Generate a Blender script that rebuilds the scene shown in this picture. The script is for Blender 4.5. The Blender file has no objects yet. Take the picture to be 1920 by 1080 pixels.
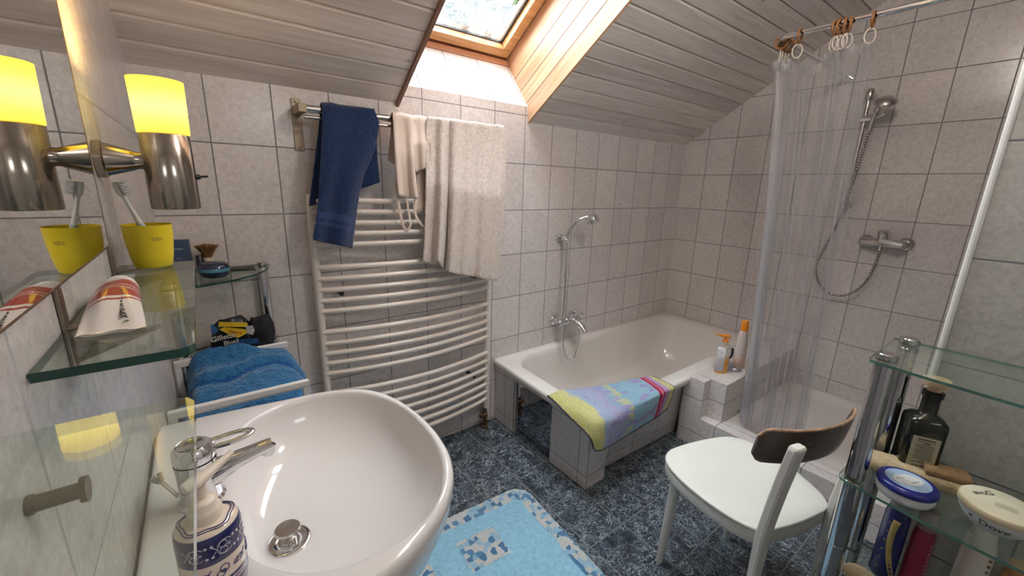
import bpy, bmesh, math, random
from mathutils import Vector, Matrix, noise
PI = math.pi
rnd = random.Random(11)
scn = bpy.context.scene
COL = scn.collection

# ------------------------------------------------------------------ camera
CAM_C = Vector((0.12779, -1.83229, 1.39259))
CAM_R = ((0.798271, -0.601698, 0.026881), (-0.125921, -0.210371, -0.969478), (0.588988, 0.770522, -0.243699))          # rows: right, down, forward
FPX = 760.3
cam_d = bpy.data.cameras.new('camera'); cam = bpy.data.objects.new('camera', cam_d); COL.objects.link(cam)
cam_d.sensor_width = 36.0; cam_d.lens = FPX / 1920.0 * 36.0; cam_d.clip_start = 0.01
r_, d_, f_ = (Vector(v) for v in CAM_R)
cam.matrix_world = Matrix(((r_.x, -d_.x, -f_.x, CAM_C.x), (r_.y, -d_.y, -f_.y, CAM_C.y), (r_.z, -d_.z, -f_.z, CAM_C.z), (0, 0, 0, 1)))
scn.camera = cam

# ------------------------------------------------------------------ sky, light, exposure
scn.view_settings.view_transform = 'Standard'; scn.view_settings.look = 'None'
scn.view_settings.gamma = 1.0; scn.view_settings.use_curve_mapping = False
scn.view_settings.exposure = 0.14
scn.cycles.max_bounces = 10; scn.cycles.diffuse_bounces = 6; scn.cycles.glossy_bounces = 5
scn.cycles.transparent_max_bounces = 24; scn.cycles.transmission_bounces = 8
scn.cycles.sample_clamp_indirect = 6.0; scn.cycles.caustics_reflective = False; scn.cycles.caustics_refractive = False
world = bpy.data.worlds.new('overcast_sky'); scn.world = world; world.use_nodes = True
SKY = 6.5
_bg = world.node_tree.nodes['Background']
_bg.inputs['Color'].default_value = (0.93, 0.97, 1.0, 1); _bg.inputs['Strength'].default_value = SKY

sun_d = bpy.data.lights.new('daylight', 'SUN'); sun_d.energy = 78.0; sun_d.angle = math.radians(115); sun_d.color = (0.94, 0.97, 1.0)
sun = bpy.data.objects.new('daylight', sun_d); COL.objects.link(sun)
sun.rotation_euler = Vector((-.14, .42, .88)).to_track_quat('Z', 'Y').to_euler()
def portal(name, loc, normal, up, sx, sy):
    l = bpy.data.lights.new(name, 'AREA'); l.shape = 'RECTANGLE'; l.size = sx; l.size_y = sy
    l.cycles.is_portal = True
    o = bpy.data.objects.new(name, l); COL.objects.link(o)
    z = -Vector(normal).normalized(); y = Vector(up).normalized(); x = y.cross(z)
    o.matrix_world = Matrix(((x.x, y.x, z.x, loc[0]), (x.y, y.y, z.y, loc[1]), (x.z, y.z, z.z, loc[2]), (0, 0, 0, 1)))
SLOPE = 0.6366
SN = Vector((0, SLOPE, 1)).normalized()       # outward normal of the roof
SW = Vector((0, -1, SLOPE)).normalized()      # up the roof
SO = Vector((0, 0.185, 2.077))                # lower front edge of the roof window
_pc = SO + SW * 0.52 + SN * 0.11 + Vector((1.24, 0, 0))
portal('skylight_portal', _pc, -SN, SW, 0.72, 1.05)
portal('fill_window_portal', (0.75, -2.83, 1.95), (0, 1, 0), (0, 0, 1), 0.5, 0.4)  # guides sky light through the unseen window added for fill

# ------------------------------------------------------------------ mesh helpers
class MB:
    def __init__(s): s.v = []; s.f = []; s.m = []
    def add(s, vs, fs, m=0):
        b = len(s.v); s.v += [Vector(v) for v in vs]
        for f in fs: s.f.append([b + i for i in f]); s.m.append(m)
        return s
    def box(s, a, b, m=0):
        (x0, y0, z0), (x1, y1, z1) = a, b
        vs = [(x, y, z) for z in (z0, z1) for y in (y0, y1) for x in (x0, x1)]
        return s.add(vs, [(0, 2, 3, 1), (4, 5, 7, 6), (0, 1, 5, 4), (2, 6, 7, 3), (0, 4, 6, 2), (1, 3, 7, 5)], m)
    def obox(s, c, ax, ay, az, m=0):
        c = Vector(c); ax, ay, az = Vector(ax), Vector(ay), Vector(az)
        vs = [c + ax * i + ay * j + az * k for k in (-1, 1) for j in (-1, 1) for i in (-1, 1)]
        return s.add(vs, [(0, 2, 3, 1), (4, 5, 7, 6), (0, 1, 5, 4), (2, 6, 7, 3), (0, 4, 6, 2), (1, 3, 7, 5)], m)
    def tube(s, path, r, n=12, m=0, caps=True, closed=False, flat=None):
        P = [Vector(p) for p in path]; k = len(P)
        R = r if isinstance(r, (list, tuple)) else [r] * k
        T = []
        for i in range(k):
            if closed: t = P[(i + 1) % k] - P[i - 1]
            else: t = P[min(i + 1, k - 1)] - P[max(i - 1, 0)]
            T.append(t.normalized())
        u = T[0].orthogonal().normalized() if flat is None else Vector(flat)
        rings = []
        for i in range(k):
            u = (u - T[i] * u.dot(T[i])).normalized(); w = T[i].cross(u)
            ri = R[i]; ru, rw = ri if isinstance(ri, (list, tuple)) else (ri, ri)
            rings.append([P[i] + u * (math.cos(2 * PI * j / n) * ru) + w * (math.sin(2 * PI * j / n) * rw) for j in range(n)])
        return s.rings(rings, m, caps, closed)
    def rings(s, rings, m=0, caps=True, closed=False):
        n = len(rings[0]); k = len(rings); fs = []
        for i in range(k if closed else k - 1):
            a = i * n; b = ((i + 1) % k) * n
            for j in range(n): fs.append((a + j, a + (j + 1) % n, b + (j + 1) % n, b + j))
        if caps and not closed:
            fs.append(tuple(reversed(range(n)))); fs.append(tuple((k - 1) * n + j for j in range(n)))
        return s.add([p for r in rings for p in r], fs, m)
    def lathe(s, prof, c=(0, 0, 0), n=32, m=0, axis=(0, 0, 1), caps=True):
        a = Vector(axis).normalized(); u = a.orthogonal().normalized() if abs(a.z) < .999 else Vector((1, 0, 0)); w = a.cross(u)
        c = Vector(c)
        rg = [[c + a * z + u * (r * math.cos(2 * PI * j / n)) + w * (r * math.sin(2 * PI * j / n)) for j in range(n)] for r, z in prof]
        return s.rings(rg, m, caps)
    def prism(s, poly, d0, d1, axis='z', m=0, ms=None):
        n = len(poly)
        def P(a, b, d):
            return {'z': (a, b, d), 'x': (d, a, b), 'y': (a, d, b)}[axis]
        vs = [P(a, b, d0) for a, b in poly] + [P(a, b, d1) for a, b in poly]
        base = len(s.f)
        s.add(vs, [tuple(reversed(range(n))), tuple(range(n, 2 * n))], m)
        s.add(vs, [(i, (i + 1) % n, n + (i + 1) % n, n + i) for i in range(n)], m if ms is None else ms)
        return s
    def sheet(s, G, m=0, closed=False):
        R, C = len(G), len(G[0]); fs = []
        for i in range(R - 1):
            for j in range(C if closed else C - 1):
                fs.append((i * C + j, i * C + (j + 1) % C, (i + 1) * C + (j + 1) % C, (i + 1) * C + j))
        return s.add([p for r in G for p in r], fs, m)

def _org(o):
    while o.parent: o = o.parent
    return o.location.copy()
def build(name, mb, mats, parent=None, smooth=35, bevel=0, seg=2, sub=0, solid=0, loc=None, fix=True):
    me = bpy.data.meshes.new(name)
    if parent: L = _org(parent)
    elif loc is not None: L = Vector(loc)
    else:
        xs = [v.x for v in mb.v]; ys = [v.y for v in mb.v]; zs = [v.z for v in mb.v]
        L = Vector(((min(xs) + max(xs)) / 2, (min(ys) + max(ys)) / 2, min(zs)))
    me.from_pydata([tuple(v - L) for v in mb.v], [], mb.f)
    for mt in (mats if isinstance(mats, (list, tuple)) else [mats]): me.materials.append(mt)
    for p, mi in zip(me.polygons, mb.m): p.material_index = mi
    if fix:
        bm = bmesh.new(); bm.from_mesh(me); bmesh.ops.remove_doubles(bm, verts=bm.verts, dist=1e-6)
        bmesh.ops.recalc_face_normals(bm, faces=bm.faces); bm.to_mesh(me); bm.free()
    me.update()
    if smooth:
        for p in me.polygons: p.use_smooth = True
        if smooth < 180: me.set_sharp_from_angle(angle=math.radians(smooth))
    o = bpy.data.objects.new(name, me); COL.objects.link(o)
    if parent: o.parent = parent
    else: o.location = L
    if solid:
        md = o.modifiers.new('solid', 'SOLIDIFY'); md.thickness = solid; md.offset = 0
    if bevel:
        md = o.modifiers.new('bevel', 'BEVEL'); md.width = bevel; md.segments = seg; md.limit_method = 'ANGLE'; md.angle_limit = math.radians(40)
        md.harden_normals = False
    if sub:
        md = o.modifiers.new('sub', 'SUBSURF'); md.levels = sub; md.render_levels = sub
    return o
def fuzz(o, sub=2, size=.0055, strength=.0042):
    md = o.modifiers.new('sub', 'SUBSURF'); md.levels = md.render_levels = sub
    tx = bpy.data.textures.new('terry_loops', 'CLOUDS'); tx.noise_scale = size; tx.noise_depth = 1
    md = o.modifiers.new('loops', 'DISPLACE'); md.texture = tx; md.texture_coords = 'LOCAL'; md.strength = strength; md.mid_level = .5
    return o
def tag(o, label=None, cat=None, group=None, kind=None):
    if label: o['label'] = label
    if cat: o['category'] = cat
    if group: o['group'] = group
    if kind: o['kind'] = kind
    return o
def thing(name, loc, label, cat, group=None):
    o = bpy.data.objects.new(name, None); COL.objects.link(o); o.location = Vector(loc); o.empty_display_size = .05
    return tag(o, label, cat, group)
def struct(name, mb, mats, **k):
    return tag(build(name, mb, mats, loc=(0, 0, 0), **k), kind='structure')
def lerp(a, b, t): return a + (b - a) * t
def vl(a, b, t): return Vector(a) * (1 - t) + Vector(b) * t
def smooth_path(P, n=8, closed=False):
    P = [Vector(p) for p in P]; k = len(P); out = []
    for i in range(k if closed else k - 1):
        if closed: p0, p1, p2, p3 = P[i - 1], P[i], P[(i + 1) % k], P[(i + 2) % k]
        else: p0, p1, p2, p3 = P[max(i - 1, 0)], P[i], P[i + 1], P[min(i + 2, k - 1)]
        for j in range(n):
            t = j / n
            out.append(.5 * ((2 * p1) + (p2 - p0) * t + (2 * p0 - 5 * p1 + 4 * p2 - p3) * t * t + (3 * p1 - p0 - 3 * p2 + p3) * t ** 3))
    if not closed: out.append(P[-1])
    return out
def interp(tab, t):
    for (a, va), (b, vb) in zip(tab, tab[1:]):
        if t <= b: return lerp(va, vb, (t - a) / (b - a) if b > a else 0)
    return tab[-1][1]
def sight(px, py):
    return r_ * ((px - 960) / FPX) + d_ * ((py - 540) / FPX) + f_
def at(px, py, axis, val):        # the point of a real plane (axis = value) seen at a photograph pixel
    d = sight(px, py); return CAM_C + d * ((val - CAM_C[axis]) / d[axis])
def zat(base, py):                # height at which the vertical through a base point reaches a picture row
    v = Vector(base) - CAM_C; v.z = 0; k = (py - 540) / FPX
    return CAM_C.z + (k * f_.dot(v) - d_.dot(v)) / (d_.z - k * f_.z)
def rrect(x0, y0, x1, y1, r, n=8):
    out = []
    for cx, cy, a0 in ((x1 - r, y1 - r, 0), (x0 + r, y1 - r, 90), (x0 + r, y0 + r, 180), (x1 - r, y0 + r, 270)):
        for j in range(n + 1):
            a = math.radians(a0 + 90 * j / n); out.append((cx + r * math.cos(a), cy + r * math.sin(a)))
    return out
def text_geo(body, size=1.0, align='CENTER', bold=0.0):
    cu = bpy.data.curves.new('t', 'FONT'); cu.body = body; cu.size = size; cu.align_x = align; cu.align_y = 'CENTER'; cu.offset = bold
    cu.resolution_u = 3
    o = bpy.data.objects.new('t', cu); COL.objects.link(o)
    dg = bpy.context.evaluated_depsgraph_get(); dg.update()
    me = bpy.data.meshes.new_from_object(o.evaluated_get(dg))
    V = [(v.co.x, v.co.y) for v in me.vertices]; Fc = [tuple(p.vertices) for p in me.polygons]
    bpy.data.objects.remove(o); bpy.data.curves.remove(cu); bpy.data.meshes.remove(me)
    return V, Fc
def text_on(mb, body, fn, size, m=0, align='CENTER', bold=0.0):
    V, Fc = text_geo(body, size, align, bold); mb.add([fn(u, v) for u, v in V], Fc, m)
# ------------------------------------------------------------------ materials
class NT:
    def __init__(s, name):
        s.mat = bpy.data.materials.new(name); s.mat.use_nodes = True
        s.nt = s.mat.node_tree; s.nt.nodes.clear()
        s.out = s.nt.nodes.new('ShaderNodeOutputMaterial')
    def n(s, t, props=None, **inp):
        nd = s.nt.nodes.new('ShaderNode' + t)
        for k, v in (props or {}).items(): setattr(nd, k, v)
        for k, v in inp.items():
            key = int(k[1:]) if k[0] == '_' and k[1:].isdigit() else k.replace('__', ' ')
            s.put(nd.inputs[key], v)
        return nd
    def put(s, sock, v):
        if isinstance(v, bpy.types.NodeSocket): s.nt.links.new(v, sock)
        elif isinstance(v, bpy.types.Node): s.nt.links.new(v.outputs[0], sock)
        elif isinstance(v, (tuple, list)) and len(v) == 3 and sock.type == 'RGBA': sock.default_value = (*v, 1)
        else: sock.default_value = v
    def math(s, op, a, b=0.0, c=0.0, clamp=False):
        nd = s.nt.nodes.new('ShaderNodeMath'); nd.operation = op; nd.use_clamp = clamp
        s.put(nd.inputs[0], a); s.put(nd.inputs[1], b); s.put(nd.inputs[2], c); return nd.outputs[0]
    def mix(s, f, a, b, mode='MIX'):
        nd = s.nt.nodes.new('ShaderNodeMix'); nd.data_type = 'RGBA'; nd.blend_type = mode
        s.put(nd.inputs[0], f); s.put(nd.inputs[6], a); s.put(nd.inputs[7], b); return nd.outputs[2]
    def ramp(s, f, stops):
        nd = s.nt.nodes.new('ShaderNodeValToRGB'); cr = nd.color_ramp
        while len(cr.elements) < len(stops): cr.elements.new(0.5)
        for e, (p, c) in zip(cr.elements, stops):
            e.position = p; e.color = (*c, 1) if len(c) == 3 else c
        s.put(nd.inputs[0], f); return nd.outputs[0]
    def mr(s, v, a, b, c=0.0, d=1.0):
        nd = s.nt.nodes.new('ShaderNodeMapRange'); nd.interpolation_type = 'SMOOTHSTEP'
        for i, x in enumerate((v, a, b, c, d)): s.put(nd.inputs[i], x)
        return nd.outputs[0]
    def pos(s): return s.nt.nodes.new('ShaderNodeNewGeometry').outputs['Position']
    def obj(s): return s.nt.nodes.new('ShaderNodeTexCoord').outputs['Object']
    def sep(s, v):
        nd = s.nt.nodes.new('ShaderNodeSeparateXYZ'); s.put(nd.inputs[0], v); return nd.outputs
    def mapv(s, v, sc=(1, 1, 1), loc=(0, 0, 0), rot=(0, 0, 0)):
        nd = s.nt.nodes.new('ShaderNodeMapping'); s.put(nd.inputs['Vector'], v)
        nd.inputs['Scale'].default_value = sc; nd.inputs['Location'].default_value = loc; nd.inputs['Rotation'].default_value = rot
        return nd.outputs[0]
    def noise(s, v, scale, detail=3, rough=.5, dist=0.0):
        nd = s.nt.nodes.new('ShaderNodeTexNoise'); s.put(nd.inputs['Vector'], v)
        nd.inputs['Scale'].default_value = scale; nd.inputs['Detail'].default_value = detail
        nd.inputs['Roughness'].default_value = rough; nd.inputs['Distortion'].default_value = dist
        return nd.outputs[0]
    def voro(s, v, scale, feature='F1', out=0, rnd_=1.0):
        nd = s.nt.nodes.new('ShaderNodeTexVoronoi'); nd.feature = feature; s.put(nd.inputs['Vector'], v)
        nd.inputs['Scale'].default_value = scale; nd.inputs['Randomness'].default_value = rnd_
        return nd.outputs[out]
    def bump(s, h, strength=.3, dist=.002, nrm=None):
        nd = s.nt.nodes.new('ShaderNodeBump'); nd.inputs['Strength'].default_value = strength; nd.inputs['Distance'].default_value = dist
        s.put(nd.inputs['Height'], h)
        if nrm is not None: s.put(nd.inputs['Normal'], nrm)
        return nd.outputs[0]
    def pbr(s, color, rough=.5, metal=0.0, normal=None, spec=None, alpha=None, sheen=0, trans=0, ior=None, coat=0, aniso=0, emit=None, es=1.0, sss=0):
        nd = s.nt.nodes.new('ShaderNodeBsdfPrincipled')
        s.put(nd.inputs['Base Color'], color); s.put(nd.inputs['Roughness'], rough); s.put(nd.inputs['Metallic'], metal)
        if normal is not None: s.put(nd.inputs['Normal'], normal)
        if spec is not None: nd.inputs['Specular IOR Level'].default_value = spec
        if sheen: nd.inputs['Sheen Weight'].default_value = sheen; nd.inputs['Sheen Roughness'].default_value = .5
        if trans: nd.inputs['Transmission Weight'].default_value = trans
        if ior: nd.inputs['IOR'].default_value = ior
        if coat: nd.inputs['Coat Weight'].default_value = coat; nd.inputs['Coat Roughness'].default_value = .05
        if aniso: nd.inputs['Anisotropic'].default_value = aniso
        if alpha is not None: s.put(nd.inputs['Alpha'], alpha)
        if emit is not None: s.put(nd.inputs['Emission Color'], emit); nd.inputs['Emission Strength'].default_value = es
        return nd.outputs[0]
    def done(s, shader):
        s.nt.links.new(shader, s.out.inputs[0]); return s.mat

def plain(name, c, rough=.5, metal=0.0, var=.06, scale=30, bump=0, bscale=200, **k):
    t = NT(name); p = t.obj()
    nz = t.noise(p, scale, 3)
    col = t.mix(1.0, c, t.ramp(nz, [(0.3, (1 - var,) * 3), (0.7, (1 + var * .4,) * 3)]), 'MULTIPLY') if var else c
    nr = t.bump(t.noise(p, bscale, 2), bump, .001) if bump else None
    return t.done(t.pbr(col, rough, metal, nr, **k))

def tiles(name, size, off, c0, c1, grout, gw, rough=.22, marble=False, grime=0.0):
    t = NT(name); p = t.pos(); P = t.sep(p)
    g = t.nt.nodes.new('ShaderNodeNewGeometry'); Nn = t.sep(g.outputs['True Normal'])
    mask = None; ids = []
    for i in range(3):
        q = t.math('DIVIDE', t.math('SUBTRACT', P[i], off[i]), size[i])
        d = t.math('MULTIPLY', t.math('PINGPONG', q, 0.5), size[i])
        mk = t.mr(d, gw / 2, gw / 2 + .0012, 1.0, 0.0)
        mk = t.math('MULTIPLY', mk, t.math('LESS_THAN', t.math('ABSOLUTE', Nn[i]), 0.75))
        mask = mk if mask is None else t.math('MAXIMUM', mask, mk)
        ids.append(t.math('FLOOR', q))
    cx = t.nt.nodes.new('ShaderNodeCombineXYZ')
    for i in range(3): t.put(cx.inputs[i], t.math('MULTIPLY', ids[i], t.math('LESS_THAN', t.math('ABSOLUTE', Nn[i]), 0.75)))
    wn = t.nt.nodes.new('ShaderNodeTexWhiteNoise'); t.put(wn.inputs['Vector'], cx.outputs[0])
    va = t.nt.nodes.new('ShaderNodeVectorMath'); va.operation = 'MULTIPLY_ADD'
    t.put(va.inputs[0], wn.outputs['Color']); va.inputs[1].default_value = (7, 7, 7); t.put(va.inputs[2], p)
    lp = va.outputs[0]
    if marble:
        base = t.ramp(t.noise(lp, 26, 6, .65, .6), [(.30, c0), (.5, tuple(lerp(a, b, .4) for a, b in zip(c0, c1))), (.72, c1)])
        def vein(sc, dist, w):
            nz = t.noise(lp, sc, 3, .55, dist)
            return t.mr(t.math('ABSOLUTE', t.math('SUBTRACT', nz, .5)), 0.0, w, 1.0, 0.0)
        gate = t.mr(t.noise(lp, 14, 2), .34, .58)
        v1 = t.math('MULTIPLY', vein(11, 1.8, .019), t.mr(t.noise(lp, 9, 2), .30, .52))
        v2 = t.math('MULTIPLY', vein(24, 2.2, .028), gate)
        v3 = t.math('MULTIPLY', vein(50, 1.5, .04), t.mr(t.noise(lp, 20, 2), .44, .66))
        v = t.math('MAXIMUM', v1, t.math('MAXIMUM', t.math('MULTIPLY', v2, .8), t.math('MULTIPLY', v3, .6)))
        col = t.mix(t.math('MULTIPLY', v, .75), base, (.46, .56, .62))
    else:
        base = t.ramp(t.noise(lp, 60, 6, .7, .8), [(.32, c0), (.60, c1)])
        sp = t.mr(t.noise(lp, 150, 3, .6, 2.5), .58, .70)
        col = t.mix(t.math('MULTIPLY', sp, .30), base, tuple(x * .58 for x in c0))
        bl = t.noise(lp, 5, 2)
        col = t.mix(1.0, col, t.ramp(bl, [(.3, (.94, .94, .95)), (.7, (1.02, 1.01, 1.0))]), 'MULTIPLY')
    tv = t.mr(wn.outputs['Value'], 0, 1, .95, 1.03)
    vm = t.nt.nodes.new('ShaderNodeVectorMath'); vm.operation = 'SCALE'; t.put(vm.inputs[0], col); t.put(vm.inputs['Scale'], tv)
    gc = t.mix(t.noise(p, 8, 3), grout, tuple(x * .7 for x in grout))
    col = t.mix(mask, vm.outputs[0], gc)
    h = t.math('SUBTRACT', t.math('MULTIPLY', t.noise(lp, 35, 3), .10 if not marble else .03), mask)
    nr = t.bump(h, .55, .0016)
    return t.done(t.pbr(col, t.math('ADD', t.math('MULTIPLY', mask, .5), rough), 0, nr, spec=.5))

def wood(name, axis, cdark, clight, plank=None, knots=True, rough=.45, wash=0.0, slope=False):
    # axis: 0 grain along x, 1 grain along the roof slope
    t = NT(name); p = t.pos(); P = t.sep(p)
    if plank:
        w, o, comp = plank
        idx = t.math('FLOOR', t.math('DIVIDE', t.math('SUBTRACT', comp(t, P), o), w))
    else: idx = 0.0
    cx = t.nt.nodes.new('ShaderNodeCombineXYZ'); t.put(cx.inputs[0], t.math('MULTIPLY', idx, 3.7)); t.put(cx.inputs[1], t.math('MULTIPLY', idx, 1.9))
    va = t.nt.nodes.new('ShaderNodeVectorMath'); va.operation = 'ADD'; t.put(va.inputs[0], p); t.put(va.inputs[1], cx.outputs[0])
    if axis == 1: lp = t.mapv(va.outputs[0], rot=(math.atan(SLOPE), 0, 0)); sc = (1, .06, 1)
    else: lp = va.outputs[0]; sc = (.06, 1, 1)
    st = t.mapv(lp, sc)
    gr = t.noise(st, 70, 5, .6, .6); gr2 = t.noise(st, 22, 3, .5, 1.2)
    f = t.math('ADD', t.math('MULTIPLY', gr, .55), t.math('MULTIPLY', gr2, .45))
    col = t.ramp(f, [(.34, cdark), (.64, clight)])
    if plank:
        wn = t.nt.nodes.new('ShaderNodeTexWhiteNoise'); wn.noise_dimensions = '1D'; t.put(wn.inputs['W'], idx)
        tv = t.mr(wn.outputs['Value'], 0, 1, .9, 1.08)
        vm = t.nt.nodes.new('ShaderNodeVectorMath'); vm.operation = 'SCALE'; t.put(vm.inputs[0], col); t.put(vm.inputs['Scale'], tv); col = vm.outputs[0]
    if knots:
        kp = t.mapv(lp, (.42, 1, 1) if axis == 0 else (1, .42, 1))
        k = t.voro(kp, 9.5); kc = t.voro(kp, 9.5, out=1)
        kk = t.math('MULTIPLY', t.mr(t.math('ADD', k, t.math('MULTIPLY', t.noise(lp, 90, 2), .03)), .045, .085, 1.0, 0.0), t.math('GREATER_THAN', t.sep(kc)[0], .45))
        col = t.mix(t.math('MULTIPLY', kk, .75), col, tuple(x * .38 for x in cdark))
    nr = t.bump(gr, .18, .0015)
    return t.done(t.pbr(col, rough, 0, nr))

TILE_A = (.60, .565, .555); TILE_B = (.78, .745, .735); GROUT = (.26, .265, .29)
M = {}
M['tile'] = tiles('speckled_tile', (.2, .2, .25), (.187, -.1864, .012), TILE_A, TILE_B, GROUT, .0032)
M['tile_left'] = tiles('speckled_tile_left', (.2, .2, .5), (0, -.18, .012), (.50, .478, .474), (.66, .637, .632), (.46, .45, .46), .0032)
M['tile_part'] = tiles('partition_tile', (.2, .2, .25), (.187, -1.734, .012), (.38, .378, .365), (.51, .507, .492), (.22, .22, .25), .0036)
M['tile_tub'] = tiles('tub_surround_tile', (.2, .2, .25), (.027, -.1, .07), TILE_A, TILE_B, GROUT, .0032)
M['tile_step'] = tiles('step_tile', (.2, .2, .2), (2.241, -.972, .283), TILE_A, TILE_B, GROUT, .003)
M['floor'] = tiles('marbled_floor_tile', (.2, .25, .25), (.205, -.24, .5), (.014, .017, .024), (.070, .088, .115), (.17, .17, .175), .0034, rough=.16, marble=True)
M['sill_tile'] = tiles('sill_tile', (.2, 9, 9), (.187, 3, 4), TILE_A, TILE_B, GROUT, .0032)
PW = .0765
M['ceiling'] = wood('whitewashed_planks', 0, (.58, .515, .48), (.78, .72, .69), (PW, -.0015, lambda t, P: t.math('MULTIPLY', P[1], -1)), rough=.5)
M['pine'] = wood('varnished_pine', 1, (.50, .26, .125), (.70, .45, .285), (.1034, .0777, lambda t, P: t.math('ADD', P[2], t.math('MULTIPLY', P[1], SLOPE))), rough=.35)
M['pine_sash'] = wood('sash_pine', 0, (.50, .24, .08), (.72, .42, .19), None, rough=.3)
M['pine_ledge'] = wood('reddish_ledge', 0, (.36, .17, .09), (.54, .30, .19), None, knots=False, rough=.4)
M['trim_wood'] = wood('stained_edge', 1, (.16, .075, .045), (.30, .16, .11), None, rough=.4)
M['plaster'] = plain('white_plaster', (.62, .61, .59), .8, bump=.15)
M['door_white'] = plain('white_door_paint', (.72, .71, .69), .4)
M['white_plastic'] = plain('white_plastic', (.78, .79, .78), .35, var=.03)
M['ceramic'] = plain('white_ceramic', (.72, .695, .685), .06, var=.02, scale=4, coat=.4)
M['enamel'] = plain('tub_enamel', (.78, .75, .72), .12, var=.03, scale=3, coat=.3)
M['chrome'] = plain('chrome', (.78, .78, .80), .06, 1.0, var=.05, scale=12)
M['chrome_post'] = plain('dark_chrome', (.52, .52, .55), .05, 1.0, var=.05, scale=12)
M['chrome_dull'] = plain('worn_chrome', (.62, .60, .58), .22, 1.0, var=.15, scale=60)
t = NT('brushed_steel'); tg = t.nt.nodes.new('ShaderNodeTangent'); tg.direction_type = 'RADIAL'; tg.axis = 'Z'
_sh = t.pbr(t.mix(t.noise(t.mapv(t.obj(), (1, 1, 60)), 20, 3), (.33, .29, .25), (.42, .375, .325)), .15, 1.0, aniso=.3)
t.nt.links.new(tg.outputs[0], _sh.node.inputs['Tangent']); M['steel'] = t.done(_sh)
M['bracket_steel'] = plain('dull_bracket_steel', (.36, .29, .22), .5, .75, var=.12, scale=30)
M['bronze'] = plain('tarnished_steel', (.26, .22, .18), .35, .9, var=.25, scale=40)
M['black'] = plain('black_plastic', (.012, .012, .014), .35, var=.1)
M['rad'] = plain('radiator_enamel', (.76, .71, .66), .28, var=.03, scale=5)
M['frame_white'] = plain('white_powder_coat', (.72, .71, .70), .4, var=.03)
M['rubber'] = plain('rubber_seal', (.03, .03, .032), .6)
M['alu'] = plain('pale_aluminium', (.70, .73, .76), .35, .5)
M['brass'] = plain('old_valve_brass', (.17, .10, .055), .45, .7, var=.4, scale=90)
M['yellow'] = plain('yellow_plastic', (.80, .62, .02), .32, var=.05)
M['orange'] = plain('orange_cap', (.86, .30, .02), .35, var=.05)
M['mirror'] = plain('mirror_silver', (.86, .87, .86), .015, 1.0, var=0)
M['mirror_dark'] = plain('smoked_mirror', (.42, .43, .46), .03, 1.0, var=.05, scale=8)
M['mirror_edge'] = plain('corroded_mirror_edge', (.16, .09, .05), .5, .3, var=.5, scale=120)

def terry(name, c, dark=.55, scale=300, strength=.9, band=None):
    t = NT(name); p = t.pos()
    h = t.noise(p, scale, 3, .7); b = t.noise(p, scale * .22, 3)
    f = t.math('ADD', t.math('MULTIPLY', h, .6), t.math('MULTIPLY', b, .4))
    col = t.ramp(f, [(.30, tuple(x * dark for x in c)), (.68, tuple(min(1, x * 1.12) for x in c))])
    nr = t.bump(f, strength, .004)
    return t.done(t.pbr(col, .95, 0, nr, sheen=.35, spec=.1))
M['navy'] = terry('navy_terry', (.020, .048, .145))
M['navy_band'] = terry('navy_band', (.035, .07, .19), .8, 900, .3)
M['cream'] = terry('cream_terry', (.77, .70, .65), .64)
M['cream_band'] = terry('cream_band', (.70, .635, .575), .85, 900, .3)
M['blue_terry'] = terry('blue_terry', (.03, .165, .36), .5)
M['blue_band'] = terry('blue_band', (.016, .09, .27), .8, 900, .3)
M['jersey'] = terry('beige_jersey', (.66, .56, .49), .9, 900, .15)
M['loofah'] = terry('loofah_fibre', (.62, .48, .29), .5, 330, 1.0)
M['loofah_sponge'] = terry('brown_sponge', (.40, .23, .11), .6, 500, 1.0)

def clear(name, tint, gloss=.08, frost=0.0, fcol=(.8, .85, .9), rough=.02, edge=None):
    t = NT(name)
    tr = t.n('BsdfTransparent', Color=tint).outputs[0]
    gl = t.n('BsdfGlossy', Color=(1, 1, 1), Roughness=rough).outputs[0]
    g_ = t.nt.nodes.new('ShaderNodeNewGeometry'); dt = t.nt.nodes.new('ShaderNodeVectorMath'); dt.operation = 'DOT_PRODUCT'
    t.put(dt.inputs[0], g_.outputs['Normal']); t.put(dt.inputs[1], g_.outputs['Incoming'])
    c_ = t.math('SUBTRACT', 1.0, t.math('ABSOLUTE', dt.outputs['Value'])); fr = t.math('POWER', c_, 5.0)
    f = t.math('ADD', t.math('MULTIPLY', fr, .8), .03 + gloss * .15, clamp=True)
    sh = t.n('MixShader', _0=f, _1=tr, _2=gl).outputs[0]
    if frost:
        df = t.n('BsdfDiffuse', Color=fcol).outputs[0]; tl = t.n('BsdfTranslucent', Color=fcol).outputs[0]
        d2 = t.n('MixShader', _0=.5, _1=df, _2=tl).outputs[0]
        sh = t.n('MixShader', _0=frost, _1=sh, _2=d2).outputs[0]
    return t.done(sh)
M['glass'] = clear('shelf_glass', (.90, .95, .915), .1, .03, (.6, .7, .62))
M['glass_edge'] = plain('green_glass_edge', (.012, .06, .045), .12, var=.3, scale=15)
M['glass_edge_pale'] = plain('pale_glass_edge', (.10, .24, .20), .12, var=.3, scale=15)
M['vinyl'] = clear('curtain_vinyl', (.96, .96, .97), .3, .165, (.86, .87, .90), .12)
M['bottle_clear'] = clear('clear_plastic', (.93, .92, .90), .2, .25, (.9, .84, .80), .15)

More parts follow.
